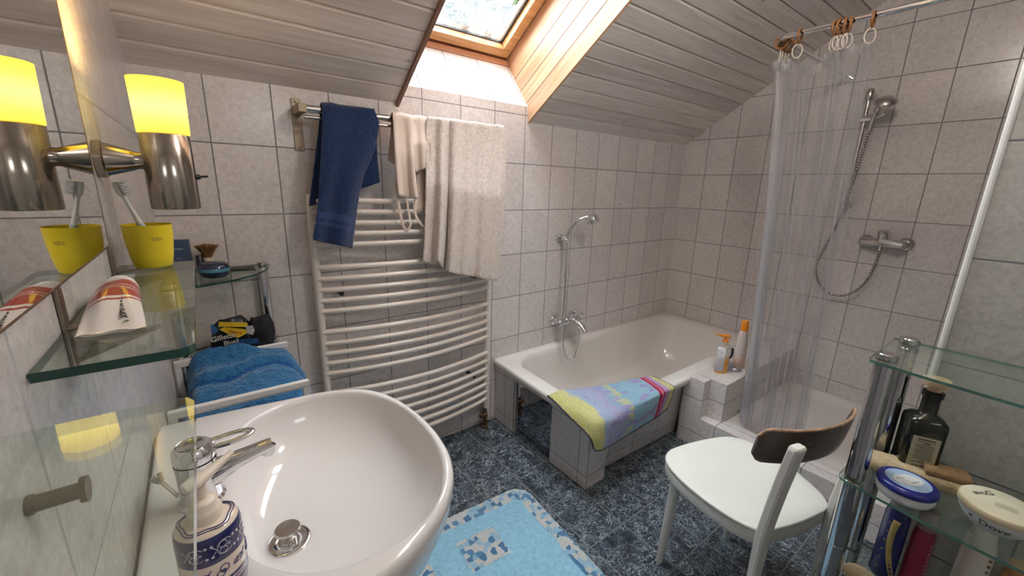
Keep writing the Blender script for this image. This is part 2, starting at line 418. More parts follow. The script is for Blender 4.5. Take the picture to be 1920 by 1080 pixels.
t = NT('roof_pane'); p = t.pos()
sp = t.mapv(p, (1, .8, 1)); a = t.noise(sp, 95, 4, .75, 1.5); b = t.noise(sp, 9, 3, .6, .8)
f = t.math('ADD', t.math('MULTIPLY', a, .62), t.math('MULTIPLY', b, .38))
tint = t.ramp(f, [(.40, (.20, .235, .25)), (.50, (.50, .53, .54)), (.585, (.90, .92, .92))])
tr = t.n('BsdfTransparent', Color=tint).outputs[0]; gl = t.n('BsdfGlossy', Roughness=.03).outputs[0]
M['pane'] = t.done(t.n('MixShader', _0=.05, _1=tr, _2=gl).outputs[0])

t = NT('lamp_shade_glow')
zz = t.math('MULTIPLY', t.sep(t.obj())[2], 1.0)
hot = t.math('POWER', 2.718, t.math('MULTIPLY', t.math('POWER', t.math('DIVIDE', t.math('SUBTRACT', zz, .172), .026), 2.0), -1.0))
em = t.n('Emission', Color=t.mix(hot, (1.0, .62, .045), (1.0, .76, .105)), Strength=t.math('ADD', 2.4, t.math('MULTIPLY', hot, 1.2))).outputs[0]
M['shade'] = t.done(em)

def voro_cells(name, scale, cols, rough=.9, bumpst=1.0):
    t = NT(name); p = t.pos(); q = t.mapv(p, (1, 1, 0))
    w = t.nt.nodes.new('ShaderNodeVectorMath'); w.operation = 'MULTIPLY_ADD'
    nz = t.nt.nodes.new('ShaderNodeTexNoise'); t.put(nz.inputs['Vector'], q); nz.inputs['Scale'].default_value = 60
    t.put(w.inputs[0], nz.outputs['Color']); w.inputs[1].default_value = (.012, .012, 0); t.put(w.inputs[2], q)
    c = t.sep(t.voro(w.outputs[0], scale, out=1, rnd_=.55))[0]
    nd = t.nt.nodes.new('ShaderNodeValToRGB'); nd.color_ramp.interpolation = 'CONSTANT'
    while len(nd.color_ramp.elements) < len(cols): nd.color_ramp.elements.new(.5)
    for i, (e, cc) in enumerate(zip(nd.color_ramp.elements, cols)): e.position = i / len(cols); e.color = (*cc, 1)
    t.put(nd.inputs[0], c)
    h = t.noise(p, 300, 3, .7)
    col = t.mix(1.0, nd.outputs[0], t.ramp(h, [(.3, (.6, .6, .6)), (.65, (1.1, 1.1, 1.1))]), 'MULTIPLY')
    return t.done(t.pbr(col, rough, 0, t.bump(h, bumpst, .006), sheen=.3, spec=.1))
M['rug_mosaic'] = voro_cells('rug_mosaic_pile', 44, [(.72, .74, .74), (.10, .30, .55), (.76, .76, .74), (.36, .62, .80), (.72, .74, .74), (.06, .22, .46), (.42, .66, .82)])
M['rug_blue'] = terry('rug_pale_blue_pile', (.29, .555, .73), .62, 240, 1.0)
# ------------------------------------------------------------------ the room
FILL_GLOBE_L = 48.0  # strength of the added fill globe
XR = 3.165; YP = -1.733; XP = 1.5; ZF = 2.53; YREAR = -2.75
def zs(y): return 1.730 - SLOPE * y          # underside of the sloping ceiling
SX0, SX1, SY = .877, 1.601, -1.0             # roof window shaft
m = MB(); m.box((-.12, YREAR - .12, -.1), (XR + .12, .12, 0)); struct('floor', m, M['floor'])
m = MB(); m.box((-.12, 0, 0), (XR + .12, .13, 1.808)); struct('wall_back', m, M['tile'])
m = MB(); m.prism([(YREAR - .12, 0), (0, 0), (0, 1.808), (YFL := -1.2567, ZF + .08), (YREAR - .12, ZF + .08)], -.12, 0, 'x'); struct('wall_left', m, M['tile_left'])
m = MB(); m.prism([(YREAR - .12, 0), (0, 0), (0, 1.808), (YFL, ZF + .08), (YREAR - .12, ZF + .08)], XR, XR + .12, 'x'); struct('wall_right', m, M['tile'])
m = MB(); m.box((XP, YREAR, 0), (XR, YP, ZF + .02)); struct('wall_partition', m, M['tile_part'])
m = MB(); m.tube([(XP - .0005, YP + .0005, .0), (XP - .0005, YP + .0005, ZF)], .0065, 10); struct('trim_1', m, M['white_plastic'])
# rear wall (behind the camera) with an unseen window added for fill light
m = MB()
wx0, wx1, wz0, wz1 = .50, 1.0, 1.75, 2.15
m.box((-.0, YREAR - .12, 0), (wx0, YREAR, ZF)); m.box((wx1, YREAR - .12, 0), (XP, YREAR, ZF))
m.box((wx0, YREAR - .12, 0), (wx1, YREAR, wz0)); m.box((wx0, YREAR - .12, wz1), (wx1, YREAR, ZF))
struct('wall_rear', m, M['plaster'])
m = MB()
for a, b in (((wx0, wz0), (wx0 + .05, wz1)), ((wx1 - .05, wz0), (wx1, wz1)), ((wx0 + .05, wz0), (wx1 - .05, wz0 + .05)), ((wx0 + .05, wz1 - .05), (wx1 - .05, wz1)), ((.735, wz0 + .05), (.765, wz1 - .05))):
    m.box((a[0], YREAR - .07, a[1]), (b[0], YREAR - .02, b[1]))
w2 = struct('fill_window', m, M['frame_white'])
# sloping boarded ceiling with V joints, flat part behind
def ceil_piece(mb, x0, x1, y0):
    prof = []
    k0 = 0 if y0 >= 0 else max(0, int((-y0 - .0015) / PW) + 1)
    prof.append((y0, zs(y0)))
    k = k0
    while True:
        y = -.0015 - PW * k
        if y < YFL + .004: break
        if y < y0 - .008:
            prof += [(y + .0070, zs(y + .0070)), (y + .0030, zs(y) + .0040), (y + .0026, zs(y) + .014), (y - .0016, zs(y) + .014), (y - .0020, zs(y) + .0055), (y - .0055, zs(y - .0055))]
        k += 1
    prof.append((YFL, ZF))
    yy = YFL
    while yy - .09 > YREAR:
        yy -= .09; prof += [(yy + .0018, ZF), (yy + .0016, ZF + .0045), (yy - .0010, ZF + .0045), (yy - .0020, ZF)]
    prof.append((YREAR - .12, ZF))
    n = len(prof)
    top = [(y, z + .16) for y, z in prof]
    vs = [(x, y, z) for x in (x0, x1) for (y, z) in prof] + [(x, y, z) for x in (x0, x1) for (y, z) in top]
    fs = []
    for i in range(n - 1):
        fs.append((i, i + 1, n + i + 1, n + i)); fs.append((2 * n + i, 3 * n + i, 3 * n + i + 1, 2 * n + i + 1))
        fs.append((i, 2 * n + i, 2 * n + i + 1, i + 1)); fs.append((n + i, n + i + 1, 3 * n + i + 1, 3 * n + i))
    fs.append((0, n, 3 * n, 2 * n)); fs.append((n - 1, 3 * n - 1, 4 * n - 1, 2 * n - 1))
    mb.add(vs, fs)
m = MB(); ceil_piece(m, -.12, SX0 - .014, 0.0); ceil_piece(m, SX1 + .014, XR + .12, 0.0); ceil_piece(m, SX0 - .014, SX1 + .014, SY - .014)
struct('ceiling', m, M['ceiling'], smooth=0, fix=False)
# skylight shaft: side boards, tiled sill, timber ledge, head board
SILL0, SILL1 = (0.0, 1.808), (.182, 2.036)
topl = (SY, zs(SY) + .40)
def side_poly(drop):
    ye = SY
    return [(-.001, zs(0) - drop), (-.001, 1.808), (SILL1[0] + .02, SILL1[1]), (.30, 2.14), (ye, 2.14 + SLOPE * (.30 - ye)), (ye, zs(ye) - drop)]
m = MB(); m.prism(side_poly(.003), SX1, SX1 + .0138, 'x')
# open joints between the boards of the shaft
struct('trim_2', m, M['pine'], smooth=0)
m = MB()
for kz in (2.0405, 1.9365, 1.8355):
    y0 = -.001 if kz < 1.84 else (kz - 1.808) / (SILL1[1] - SILL0[1]) * .182
    P0 = Vector((SX1, y0, kz - SLOPE * y0)); 
    c0 = kz   # z at y=0 of the joint line
    ya = 0.0
    # start where the line meets the sill edge: z = c0 - SLOPE*y ; sill z = 1.808 + 1.2527*y
    ya = max(-.001, (c0 - 1.808) / (1.2527 + SLOPE)); yb = SY
    a = Vector((SX1 - .0002, ya, c0 - SLOPE * ya)); b = Vector((SX1 - .0002, yb, c0 - SLOPE * yb))
    m.obox((a + b) / 2, (.0009, 0, 0), (b - a) / 2, SN * .0016)
struct('trim_3', m, M['trim_wood'], smooth=0)
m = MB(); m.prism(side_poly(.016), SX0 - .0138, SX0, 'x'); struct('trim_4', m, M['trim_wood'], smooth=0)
m = MB(); m.prism([(.0004, 1.8078), (.02, 1.79), (.06, 1.78), (.25, 2.0), (.25, 2.036), SILL1], SX0, SX1, 'x'); struct('trim_5', m, M['sill_tile'], smooth=0)
m = MB(); m.prism([(SILL1[0] - .004, SILL1[1] + .001), (.26, SILL1[1] + .001), (.26, 2.069), (SILL1[0] + .004, 2.069)], SX0, SX1, 'x'); struct('trim_6', m, M['pine_ledge'], bevel=.004)
m = MB(); m.box((SX0 - .013, SY - .014, zs(SY) - .003), (SX1 + .013, SY, zs(SY) + .62)); struct('trim_7', m, M['pine_ledge'], smooth=0)

# ------------------------------------------------------------------ unseen globe lamp added above the view as fill light
M['opal'] = NT('fill_globe_glow'); M['opal'] = M['opal'].done(M['opal'].n('Emission', Color=(1.0, .90, .80), Strength=FILL_GLOBE_L).outputs[0])
CLX, CLY = 1.20, -1.56
cli = thing('fill_globe', (CLX, CLY, 2.24), 'unseen opal globe added on the ceiling as fill light', 'fill light')
m = MB(); m.lathe([(.001, 0), (.06, 0), (.06, -.02), (.02, -.03), (.02, -.07), (.05, -.075), (.05, -.085), (.001, -.085)], (CLX, CLY, ZF - .001), 32); build('base', m, M['frame_white'], cli)
m = MB(); m.lathe([(max(.001, .11 * math.sin(PI * i / 16)), 2.342 + .11 * math.cos(PI * i / 16)) for i in range(17)], (CLX, CLY, 0), 32); build('glowing_fill_globe', m, M['opal'], cli, smooth=180)

# ------------------------------------------------------------------ roof window
def sp_(x, w, n): return SO + Vector((x, 0, 0)) + SW * w + SN * n
def sbox(mb, x0, x1, w0, w1, n0, n1, mi=0):
    c = sp_((x0 + x1) / 2, (w0 + w1) / 2, (n0 + n1) / 2)
    mb.obox(c, ((x1 - x0) / 2, 0, 0), SW * ((w1 - w0) / 2), SN * ((n1 - n0) / 2), mi)
WX0, WX1, WTOP, ST = .886, 1.593, 1.16, .053
win = thing('window_1', sp_((WX0 + WX1) / 2, .5, .05), None, None); win['kind'] = 'structure'
m = MB()
sbox(m, WX0, WX1, 0, ST - .004, 0, .055); sbox(m, WX0, WX0 + ST, ST - .004, WTOP - ST, 0, .055); sbox(m, WX1 - ST, WX1, ST - .004, WTOP - ST, 0, .055); sbox(m, WX0, WX1, WTOP - ST, WTOP, 0, .055)
sash = build('sash_frame', m, M['pine_sash'], win, bevel=.004)
m = MB()
sbox(m, SX0, SX1, -.012, .02, .058, .14); sbox(m, SX0, WX0 + .02, .02, WTOP + .02, .058, .14); sbox(m, WX1 - .02, SX1, .02, WTOP + .02, .058, .14); sbox(m, SX0, SX1, WTOP + .0, WTOP + .04, .058, .14)
sbox(m, SX0, SX1, -.05, -.002, .012, .14)  # strip added to block light leaking in below the sash
build('outer_frame', m, M['pine_ledge'], win)
m = MB()
gx0, gx1, gw0, gw1 = WX0 + ST - .002, WX1 - ST + .002, ST - .006, WTOP - ST + .002
for a in ((gx0, gx1, gw0, gw0 + .007), (gx0, gx1, gw1 - .007, gw1), (gx0, gx0 + .007, gw0 + .007, gw1 - .007), (gx1 - .007, gx1, gw0 + .007, gw1 - .007)):
    sbox(m, *a, .040, .052)
build('glazing_seal', m, M['rubber'], sash)
m = MB(); sbox(m, gx1 - .021, gx1 - .0075, gw0 + .0075, gw1 - .0075, .046, .052); build('spacer_strip', m, M['alu'], sash)
m = MB(); sbox(m, gx0 + .001, gx1 - .001, gw0 + .001, gw1 - .001, .053, .057); build('pane', m, M['pane'], sash)
m = MB(); sbox(m, SX0 - .1, SX1 + .1, -.10, -.014, .12, .17); sbox(m, SX0 - .1, SX0, -.014, 1.25, .12, .17); sbox(m, SX1, SX1 + .1, -.014, 1.25, .12, .17)
build('flashing', m, M['alu'], win)
# overhanging foliage beyond the glass
def tree(name, c, r, nleaf, mat, label, seed):
    rg = random.Random(seed); root = thing(name, (c[0], c[1], c[2] - r - 1.0), label, 'tree')
    m = MB(); m.tube(smooth_path([(c[0], c[1], c[2] - r - 1.0), (c[0] + .05, c[1], c[2] - .4 * r), (c[0], c[1] + .05, c[2] + .3 * r)], 5), .05, 8)
    for _ in range(9):
        d = Vector((rg.gauss(0, 1), rg.gauss(0, 1), rg.gauss(0, .8))).normalized()
        m.tube([(c[0], c[1], c[2] - .2 * r), Vector(c) + d * r * .8], [.02, .006], 6)
    build('trunk', m, M['bark'], root)
    m = MB()
    for _ in range(nleaf):
        d = Vector((rg.gauss(0, 1), rg.gauss(0, 1), rg.gauss(0, 1))).normalized() * r * (rg.random() ** .4)
        d.z *= .8; p = Vector(c) + d; u = Vector((rg.gauss(0, 1), rg.gauss(0, 1), rg.gauss(0, 1))).normalized(); w = u.orthogonal().normalized()
        s = rg.uniform(.03, .07)
        m.add([p - u * s, p + w * s * .45, p + u * s, p - w * s * .45], [(0, 1, 2, 3)])
    build('foliage', m, mat, root, smooth=0, fix=False)
M['bark'] = plain('bark', (.12, .09, .06), .9, var=.3)
M['leaf'] = plain('leaf_green', (.10, .15, .04), .6, var=.4, scale=5)
tc_ = at(1012, 12, 2, 3.15)
tree('tree', (tc_.x, tc_.y, tc_.z), .24, 1500, M['leaf'], 'dark green tree beyond the roof window glass', 5)
M['hose_shade'] = plain('hose_groove_shade', (.12, .11, .10), .4, .6)  # shade between the hose ribs, put into a dark colour
# ------------------------------------------------------------------ tiled surround, ledge, kerb
XA = 1.421
m = MB()
# left end panel with a rectangular opening, built as four slabs
m.box((XA, -.18, 0), (XA + .06, -.001, .372)); m.box((XA, -.695, 0), (XA + .06, -.503, .372)); m.box((XA, -.503, .328), (XA + .06, -.18, .372))
m.box((XA, -.755, 0), (1.557, -.695, .372))
struct('wall_tub_end', m, M['tile_tub'], smooth=0)
m = MB()
m.add([(1.557, -.700, 0), (2.235, -.722, 0), (2.235, -.766, .372), (1.557, -.752, .372), (1.557, -.683, 0), (2.235, -.683, 0), (2.235, -.714, .372), (1.557, -.714, .372)],
      [(0, 1, 2, 3), (4, 7, 6, 5), (0, 4, 5, 1), (3, 2, 6, 7), (0, 3, 7, 4), (1, 5, 6, 2)])
struct('wall_tub_front', m, M['tile_tub'], smooth=0)
m = MB()
m.box((2.176, -.884, 0), (2.241, -.7675, .397)); m.box((2.241, -.972, 0), (XR, -.805, .397)); m.box((2.241, -.805, 0), (XR, -.7675, .35))
struct('wall_ledge', m, M['tile_step'], smooth=0)
m = MB(); m.box((2.176, YP, 0), (2.245, -.884, .178)); m.box((2.245, YP, 0), (2.262, -.972, .178)); struct('wall_kerb', m, M['tile_step'], smooth=0)

# smoked mirror hatch in the end of the tub
m = MB(); m.obox((XA + .022, -.3415, .164), (.003, 0, 0), (0, .1605, 0), (0, 0, .162))
o = build('access_panel', m, [M['mirror_dark']], bevel=.0015)
tag(o, 'dark mirrored access hatch set in the tiled end of the bathtub', 'access panel')

# ------------------------------------------------------------------ bathtub
def ring_rr(x0, y0, x1, y1, r, z, n=7):
    return [Vector((a, b, z)) for a, b in rrect(x0, y0, x1, y1, r, n)]
m = MB()
prof = [((1.40, -.80, 3.163, -.002, .012), .356), ((1.392, -.806, 3.163, -.002, .012), .372), ((1.392, -.806, 3.163, -.002, .014), .390), ((1.398, -.800, 3.162, -.003, .016), .3965), ((1.42, -.78, 3.15, -.012, .03), .3975),
        ((1.478, -.722, 3.115, -.047, .14), .3955), ((1.492, -.706, 3.10, -.058, .15), .388), ((1.507, -.694, 3.085, -.066, .15), .36), ((1.54, -.68, 3.05, -.08, .15), .22), ((1.575, -.665, 2.99, -.095, .15), .08), ((1.63, -.62, 2.93, -.14, .13), .04), ((1.75, -.52, 2.8, -.24, .1), .032)]
RG = []
for a, z in prof:
    rg = ring_rr(*a, z)
    # the end of the rim runs slightly out of square
    for p in rg:
        if p.x < 1.9: p.x -= .024 * max(0, min(1, -p.y / .8)) * max(0, min(1, (1.9 - p.x) / .45)) - .010 * (1 - min(1, -p.y / .8)) * (1 if p.x < 1.45 else .3)
    RG.append(rg)
m.rings(RG, 0, caps=False); nr_ = len(RG[0]); m.f.append([(len(RG) - 1) * nr_ + j for j in range(nr_)]); m.m.append(0)
tub = build('bathtub', m, M['enamel'], smooth=50)
tag(tub, 'white enamel bathtub built into the tiled back right corner', 'bathtub')
m = MB(); m.lathe([(.001, .0), (.03, .0), (.032, .003), (.02, .006), (.001, .007)], (1.82, -.38, .033), 24); build('drain', m, M['chrome'], tub)

# ------------------------------------------------------------------ shower tray
m = MB()
prof = [((2.262, -1.731, 3.163, -.974, .01), .12), ((2.262, -1.731, 3.163, -.974, .01), .170), ((2.30, -1.70, 3.13, -1.01, .05), .171), ((2.33, -1.68, 3.11, -1.03, .06), .155), ((2.40, -1.6, 3.05, -1.1, .08), .150), ((2.6, -1.45, 2.9, -1.25, .05), .148)]
m.rings([ring_rr(*a, z) for a, z in prof], 0)
o = build('shower_tray', m, M['enamel'], smooth=50)
tag(o, 'shallow white shower tray behind the tiled kerb', 'shower tray')

# ------------------------------------------------------------------ bath mixer with hand shower (back wall)
def hose(name, P, r, parent, mat, ribs=True, label=None):
    path = smooth_path(P, 14); L = 0; pts = [path[0]]
    # resample evenly and swell every ring
    seg = [(b - a).length for a, b in zip(path, path[1:])]; tot = sum(seg); step = r * .45; N = int(tot / step)
    out = []; acc = 0; i = 0
    for k in range(N + 1):
        d = tot * k / N
        while i < len(seg) - 1 and acc + seg[i] < d: acc += seg[i]; i += 1
        t = (d - acc) / seg[i]; out.append(path[i].lerp(path[i + 1], min(1, t)))
    rad = [r * (1.0 if k % 4 < 2 else .82) if ribs else r for k in range(N + 1)]
    m = MB(); m.tube(out, rad, 10)
    if ribs:
        for fi in range(len(m.f) - 2): m.m[fi] = (fi // 10 // 2) % 2
    return build(name, m, [mat, M['hose_shade']], parent, smooth=70)
bx = thing('bath_mixer', (1.93, -.05, .55), 'chrome bath mixer tap on the tiled back wall over the bathtub', 'tap')
m = MB()
for dx in (-.075, .075):
    m.lathe([(.001, .0), (.036, .0), (.035, .006), (.025, .014), (.016, .018), (.016, .045), (.001, .045)], (1.955 + dx, -.001, .553), 28, axis=(0, -1, 0))
m.tube([(1.862, -.062, .553), (1.872, -.062, .553), (2.038, -.062, .553), (2.048, -.062, .553)], [.017, .023, .023, .017], 20)
m.tube(smooth_path([(1.955, -.062, .556), (1.957, -.10, .562), (1.958, -.16, .548), (1.958, -.205, .515)], 6), [.023] * 8 + [.021] * 6 + [.016] * 5, 16)
m.lathe([(.001, 0), (.021, 0), (.023, .01), (.023, .045), (.018, .055), (.001, .057)], (1.955, -.075, .566), 24, axis=(0, -.25, 1))
bxb = build('body', m, M['chrome'], bx, smooth=40)
m = MB(); m.tube(smooth_path([(1.955, -.085, .622), (1.955, -.12, .632), (1.957, -.175, .628)], 5), [(.010, .018)] * 6 + [(.006, .014)] * 5, 14, flat=(0, 0, 1)); build('lever', m, M['chrome'], bxb)
m = MB(); m.lathe([(.001, 0), (.011, 0), (.013, .008), (.009, .022), (.001, .024)], (1.958, -.15, .575), 16); build('diverter_knob', m, M['chrome'], bxb)
hs = thing('hand_shower', (1.89, -.05, 1.09), 'chrome hand shower with hose hooked on the wall over the bathtub', 'shower head')
m = MB(); m.box((1.862, -.022, 1.072), (1.902, -.001, 1.108)); m.box((1.876, -.052, 1.078), (1.898, -.020, 1.102)); build('wall_hook', m, M['chrome'], hs, bevel=.003)
m = MB()
hp = smooth_path([(1.890, -.060, 1.075), (1.893, -.066, 1.115), (1.905, -.085, 1.165), (1.93, -.12, 1.207), (1.965, -.155, 1.222)], 6)
m.tube(hp, [.012, .0135, .016, .012, .0115] + [.0115] * 14 + [.0125, .013, .015, .018, .02, .02][:len(hp) - 19], 16)
build('handle', m, M['chrome'], hs)
m = MB(); m.lathe([(.001, .030), (.018, .030), (.034, .018), (.038, .0), (.036, -.020), (.030, -.024), (.001, -.022)], (1.985, -.172, 1.214), 28, axis=(-.28, .28, .90)); shd = build('spray_head', m, M['chrome'], hs, smooth=40)
m = MB(); m.lathe([(.001, -.025), (.027, -.025), (.027, -.0225), (.001, -.0225)], (1.985, -.172, 1.214), 28, axis=(-.28, .28, .90)); build('spray_face', m, M['rubber'], shd)
hose('hose', [(1.890, -.062, 1.07), (1.885, -.075, .90), (1.872, -.09, .66), (1.862, -.10, .50), (1.862, -.12, .40), (1.888, -.14, .325), (1.928, -.150, .325), (1.955, -.150, .40), (1.958, -.155, .49), (1.957, -.145, .535)], .0068, hs, M['chrome'], ribs=False)

# ------------------------------------------------------------------ shower set (right wall)
sr = thing('shower_rail', (3.12, -1.08, 1.35), 'chrome shower riser rail with hand shower on the right wall', 'shower rail')
m = MB(); m.tube([(3.112, -1.084, 1.335), (3.112, -1.084, 1.92)], .0105, 16); build('rail', m, M['chrome_dull'], sr)
for z in (1.335, 1.925):
    m = MB(); m.lathe([(.001, -.028), (.014, -.028), (.019, -.016), (.02, .0), (.019, .020), (.012, .032), (.001, .035)], (3.112, -1.084, z), 20)
    m.tube([(3.112, -1.084, z), (3.164, -1.084, z)], [.015, .020], 16)
    build('end_cap', m, M['chrome_dull'], sr, smooth=60)
m = MB(); m.tube([(3.106, -1.060, 1.80), (3.100, -1.135, 1.805)], [.017, .017], 18); m.tube([(3.100, -1.135, 1.805), (3.085, -1.165, 1.815)], .010, 12); build('slider', m, M['chrome'], sr)
m = MB(); hp = smooth_path([(3.098, -1.118, 1.735), (3.090, -1.128, 1.80), (3.065, -1.145, 1.85), (3.03, -1.165, 1.868)], 6); m.tube(hp, [.011] * 8 + [.013] * (len(hp) - 8), 14); build('handle', m, M['chrome_dull'], sr)
m = MB(); m.lathe([(.001, .026), (.022, .025), (.044, .013), (.050, .0), (.047, -.010), (.001, -.010)], (3.0, -1.185, 1.862), 30, axis=(-.42, -.14, .89)); shd = build('spray_head', m, M['chrome_dull'], sr, smooth=40)
m = MB(); m.lathe([(.001, -.013), (.040, -.013), (.042, -.0105), (.001, -.0105)], (3.0, -1.185, 1.862), 30, axis=(-.42, -.14, .89)); build('spray_face', m, M['rubber'], shd)
hs2 = [(3.10, -1.117, 1.73), (3.095, -1.110, 1.60), (3.088, -1.095, 1.42), (3.085, -1.075, 1.25), (3.09, -1.035, 1.08), (3.10, -1.010, .97), (3.11, -1.035, .87), (3.11, -1.10, .815), (3.105, -1.18, .82), (3.10, -1.245, .89), (3.098, -1.275, .99), (3.10, -1.283, 1.10)]
hose('hose', hs2, .0075, sr, M['chrome_dull'])
sm = thing('shower_mixer', (3.11, -1.29, 1.14), 'chrome shower mixer tap on the right wall below the riser rail', 'tap')
m = MB()
for y in (-1.205, -1.375):
    m.lathe([(.001, 0), (.036, 0), (.035, .007), (.026, .016), (.017, .02), (.017, .045), (.001, .045)], (XR - .001, y, 1.142), 26, axis=(-1, 0, 0))
m.tube([(3.112, -1.19, 1.142), (3.112, -1.20, 1.142), (3.108, -1.29, 1.142), (3.112, -1.38, 1.142), (3.112, -1.39, 1.142)], [.014, .021, .024, .021, .014], 20)
m.lathe([(.001, 0), (.022, 0), (.024, .02), (.024, .055), (.026, .06), (.026, .066), (.022, .07), (.001, .07)], (3.108, -1.284, 1.142), 26, axis=(-.25, 0, 1))
m.tube([(3.102, -1.284, 1.125), (3.100, -1.284, 1.10)], .010, 12)
smb = build('body', m, M['chrome_dull'], sm, smooth=40)
m = MB(); m.tube(smooth_path([(3.085, -1.29, 1.155), (3.070, -1.33, 1.150), (3.066, -1.375, 1.142)], 5), [(.013, .016)] * 11, 12, flat=(0, 0, 1)); build('lever', m, M['alu'], smb)
# ------------------------------------------------------------------ towel radiator
rad = thing('towel_radiator', (.89, -.05, .1), 'cream white ladder towel radiator with curved rails on the back wall', 'radiator')
XL, XRR, YR = .476, 1.322, -.052
for xx in (XL, XRR):
    m = MB(); m.tube([(xx, YR, .128), (xx, YR, 1.342)], .0165, 16); build('side_tube', m, M['rad'], rad, smooth=60)
def rail(z):
    m = MB(); P = []
    for i in range(17):
        t = i / 16; P.append((lerp(XL, XRR, t), YR - .005 - .062 * math.sin(PI * t) ** .9, z))
    m.tube(P, .0118, 12); return m
RZ = [1.316, 1.271, 1.227, 1.183, 1.139, 1.046, .998, .951, .904, .858, .765, .714, .668, .622, .574, .478, .430, .382, .334, .286, .238, .191]
for z in RZ: build('rail', rail(z), M['rad'], rad, smooth=60)
for xx, zz in ((XL + .085, .93), (1.225, .93), (1.225, .36)):
    m = MB(); m.tube([(xx, -.001, zz), (xx, -.075, zz)], .010, 12); build('wall_fixing', m, M['black'], rad)
m = MB(); xx = 1.312; yy = -.054
m.tube([(xx, yy, .13), (xx, yy, .10), (xx, yy, .095), (xx, yy, .07), (xx, yy, .066), (xx, yy, .02), (xx, yy, .016), (xx, yy, .0005)], [.013, .012, .017, .018, .013, .012, .019, .021], 14)
m.tube([(xx - .035, yy - .005, .085), (xx + .01, yy, .085)], [.012, .010], 12); m.tube([(xx, yy - .03, .055), (xx, yy, .055)], [.009, .011], 10)
build('valve', m, M['brass'], rad, smooth=40)

# ------------------------------------------------------------------ wall towel bar
tb = thing('towel_bar', (.85, -.06, 1.6), 'brushed steel towel bar on flat brackets above the radiator', 'towel bar')
for xx in (.467, 1.215):
    m = MB(); m.box((xx - .0165, -.006, 1.503), (xx + .0165, -.0005, 1.692)); m.box((xx - .014, -.118, 1.632), (xx + .014, -.006, 1.662)); brk = build('bracket', m, M['bracket_steel'], tb, bevel=.0015)
    for z in (1.515, 1.680):
        m = MB(); m.lathe([(.001, .0035), (.004, .003), (.0048, .0)], (xx, -.006, z), 12, axis=(0, -1, 0)); build('screw', m, M['bronze'], brk)
m = MB(); m.tube([(.472, -.102, 1.647), (1.235, -.102, 1.647)], .0135, 18); build('bar', m, M['chrome_dull'], tb)
m = MB(); m.tube([(.472, -.102, 1.618), (1.235, -.102, 1.618)], .006, 12); build('lower_rod', m, M['chrome_dull'], tb)

# ------------------------------------------------------------------ hanging cloths
BY, BZ, BR = -.102, 1.647, .0175
def edge_fn(tab):
    P = smooth_path([(a, b, 0) for a, b in tab], 10); L = [0]
    for a, b in zip(P, P[1:]): L.append(L[-1] + (b - a).length)
    def f(t):
        d = t * L[-1]
        for i in range(len(P) - 1):
            if d <= L[i + 1] or i == len(P) - 2:
                q = (d - L[i]) / max(1e-9, L[i + 1] - L[i]); return P[i].lerp(P[i + 1], min(1, q))
    return f
def panel(Ltab, Rtab, h, nr, nc, fold, bot=None, out=0.0):
    """rows (top to bottom) of real points: outline at distance h in front of the wall, folds as depth"""
    fl, fr = edge_fn(Ltab), edge_fn(Rtab); G = []
    for i in range(nr + 1):
        t = i / nr; row = []
        for j in range(nc + 1):
            u = j / nc; tt = t * (bot(u) if bot else 1)
            a = fl(tt); b = fr(tt); p = a.lerp(b, u)
            y = -h + fold(u, t) - out * min(1, t * 2.2) ** 1.5
            row.append(at(p.x, p.y, 1, y))
        G.append(row)
    return G
def wrap(front0, back0, n=6):
    """rows over the bar, joining the back panel's top row to the front panel's top row"""
    rows = []
    for i in range(1, n):
        a = PI * i / n; row = []
        for f, b in zip(front0, back0):
            x = lerp(b.x, f.x, i / n); up = .010
            y = lerp(b.y, f.y, .5 - .5 * math.cos(a)); z = lerp(b.z, f.z, i / n) + math.sin(a) * (BZ + BR + .002 - (b.z + f.z) / 2 + (noise.noise(Vector((x * 22, 0, 3))) * .5 + .5) * .012)
            row.append(Vector((x, y, z)))
        rows.append(row)
    return rows
# navy towel
fo = lambda u, t: (-.014 * math.sin(u * 9 + t * 1.5) * (.25 + t) - .018 * math.sin(u * PI) * min(1, t * 3)) * .8
F = panel([(604, 204), (604, 232), (601, 300), (596, 380), (586, 450)], [(702, 207), (711, 236), (700, 285), (676, 350), (660, 466)], .126, 40, 26, fo, None, .022)
Bk = panel([(600, 208), (597, 240), (590, 300), (579, 388)], [(702, 208), (706, 250), (708, 300), (713, 342)], .074, 24, 26, lambda u, t: .008 * math.sin(u * 12) * t, lambda u: 1 - .0 * u)
rows = list(reversed(Bk)); k0 = len(rows); W = wrap(F[0], Bk[0])
G = rows + W + F
m = MB(); m.sheet(G)
nc = 26; nF = len(rows) + len(W)
for fi in range(len(m.f)):
    r = fi // nc
    if r in (nF + 31, nF + 32, nF + 34): m.m[fi] = 1
o = build('towel', m, [M['navy'], M['navy_band']], smooth=180, solid=.010, fix=False); fuzz(o)
tag(o, 'navy blue terry towel hanging over the left end of the wall bar', 'towel', 'towels over the wall bar')
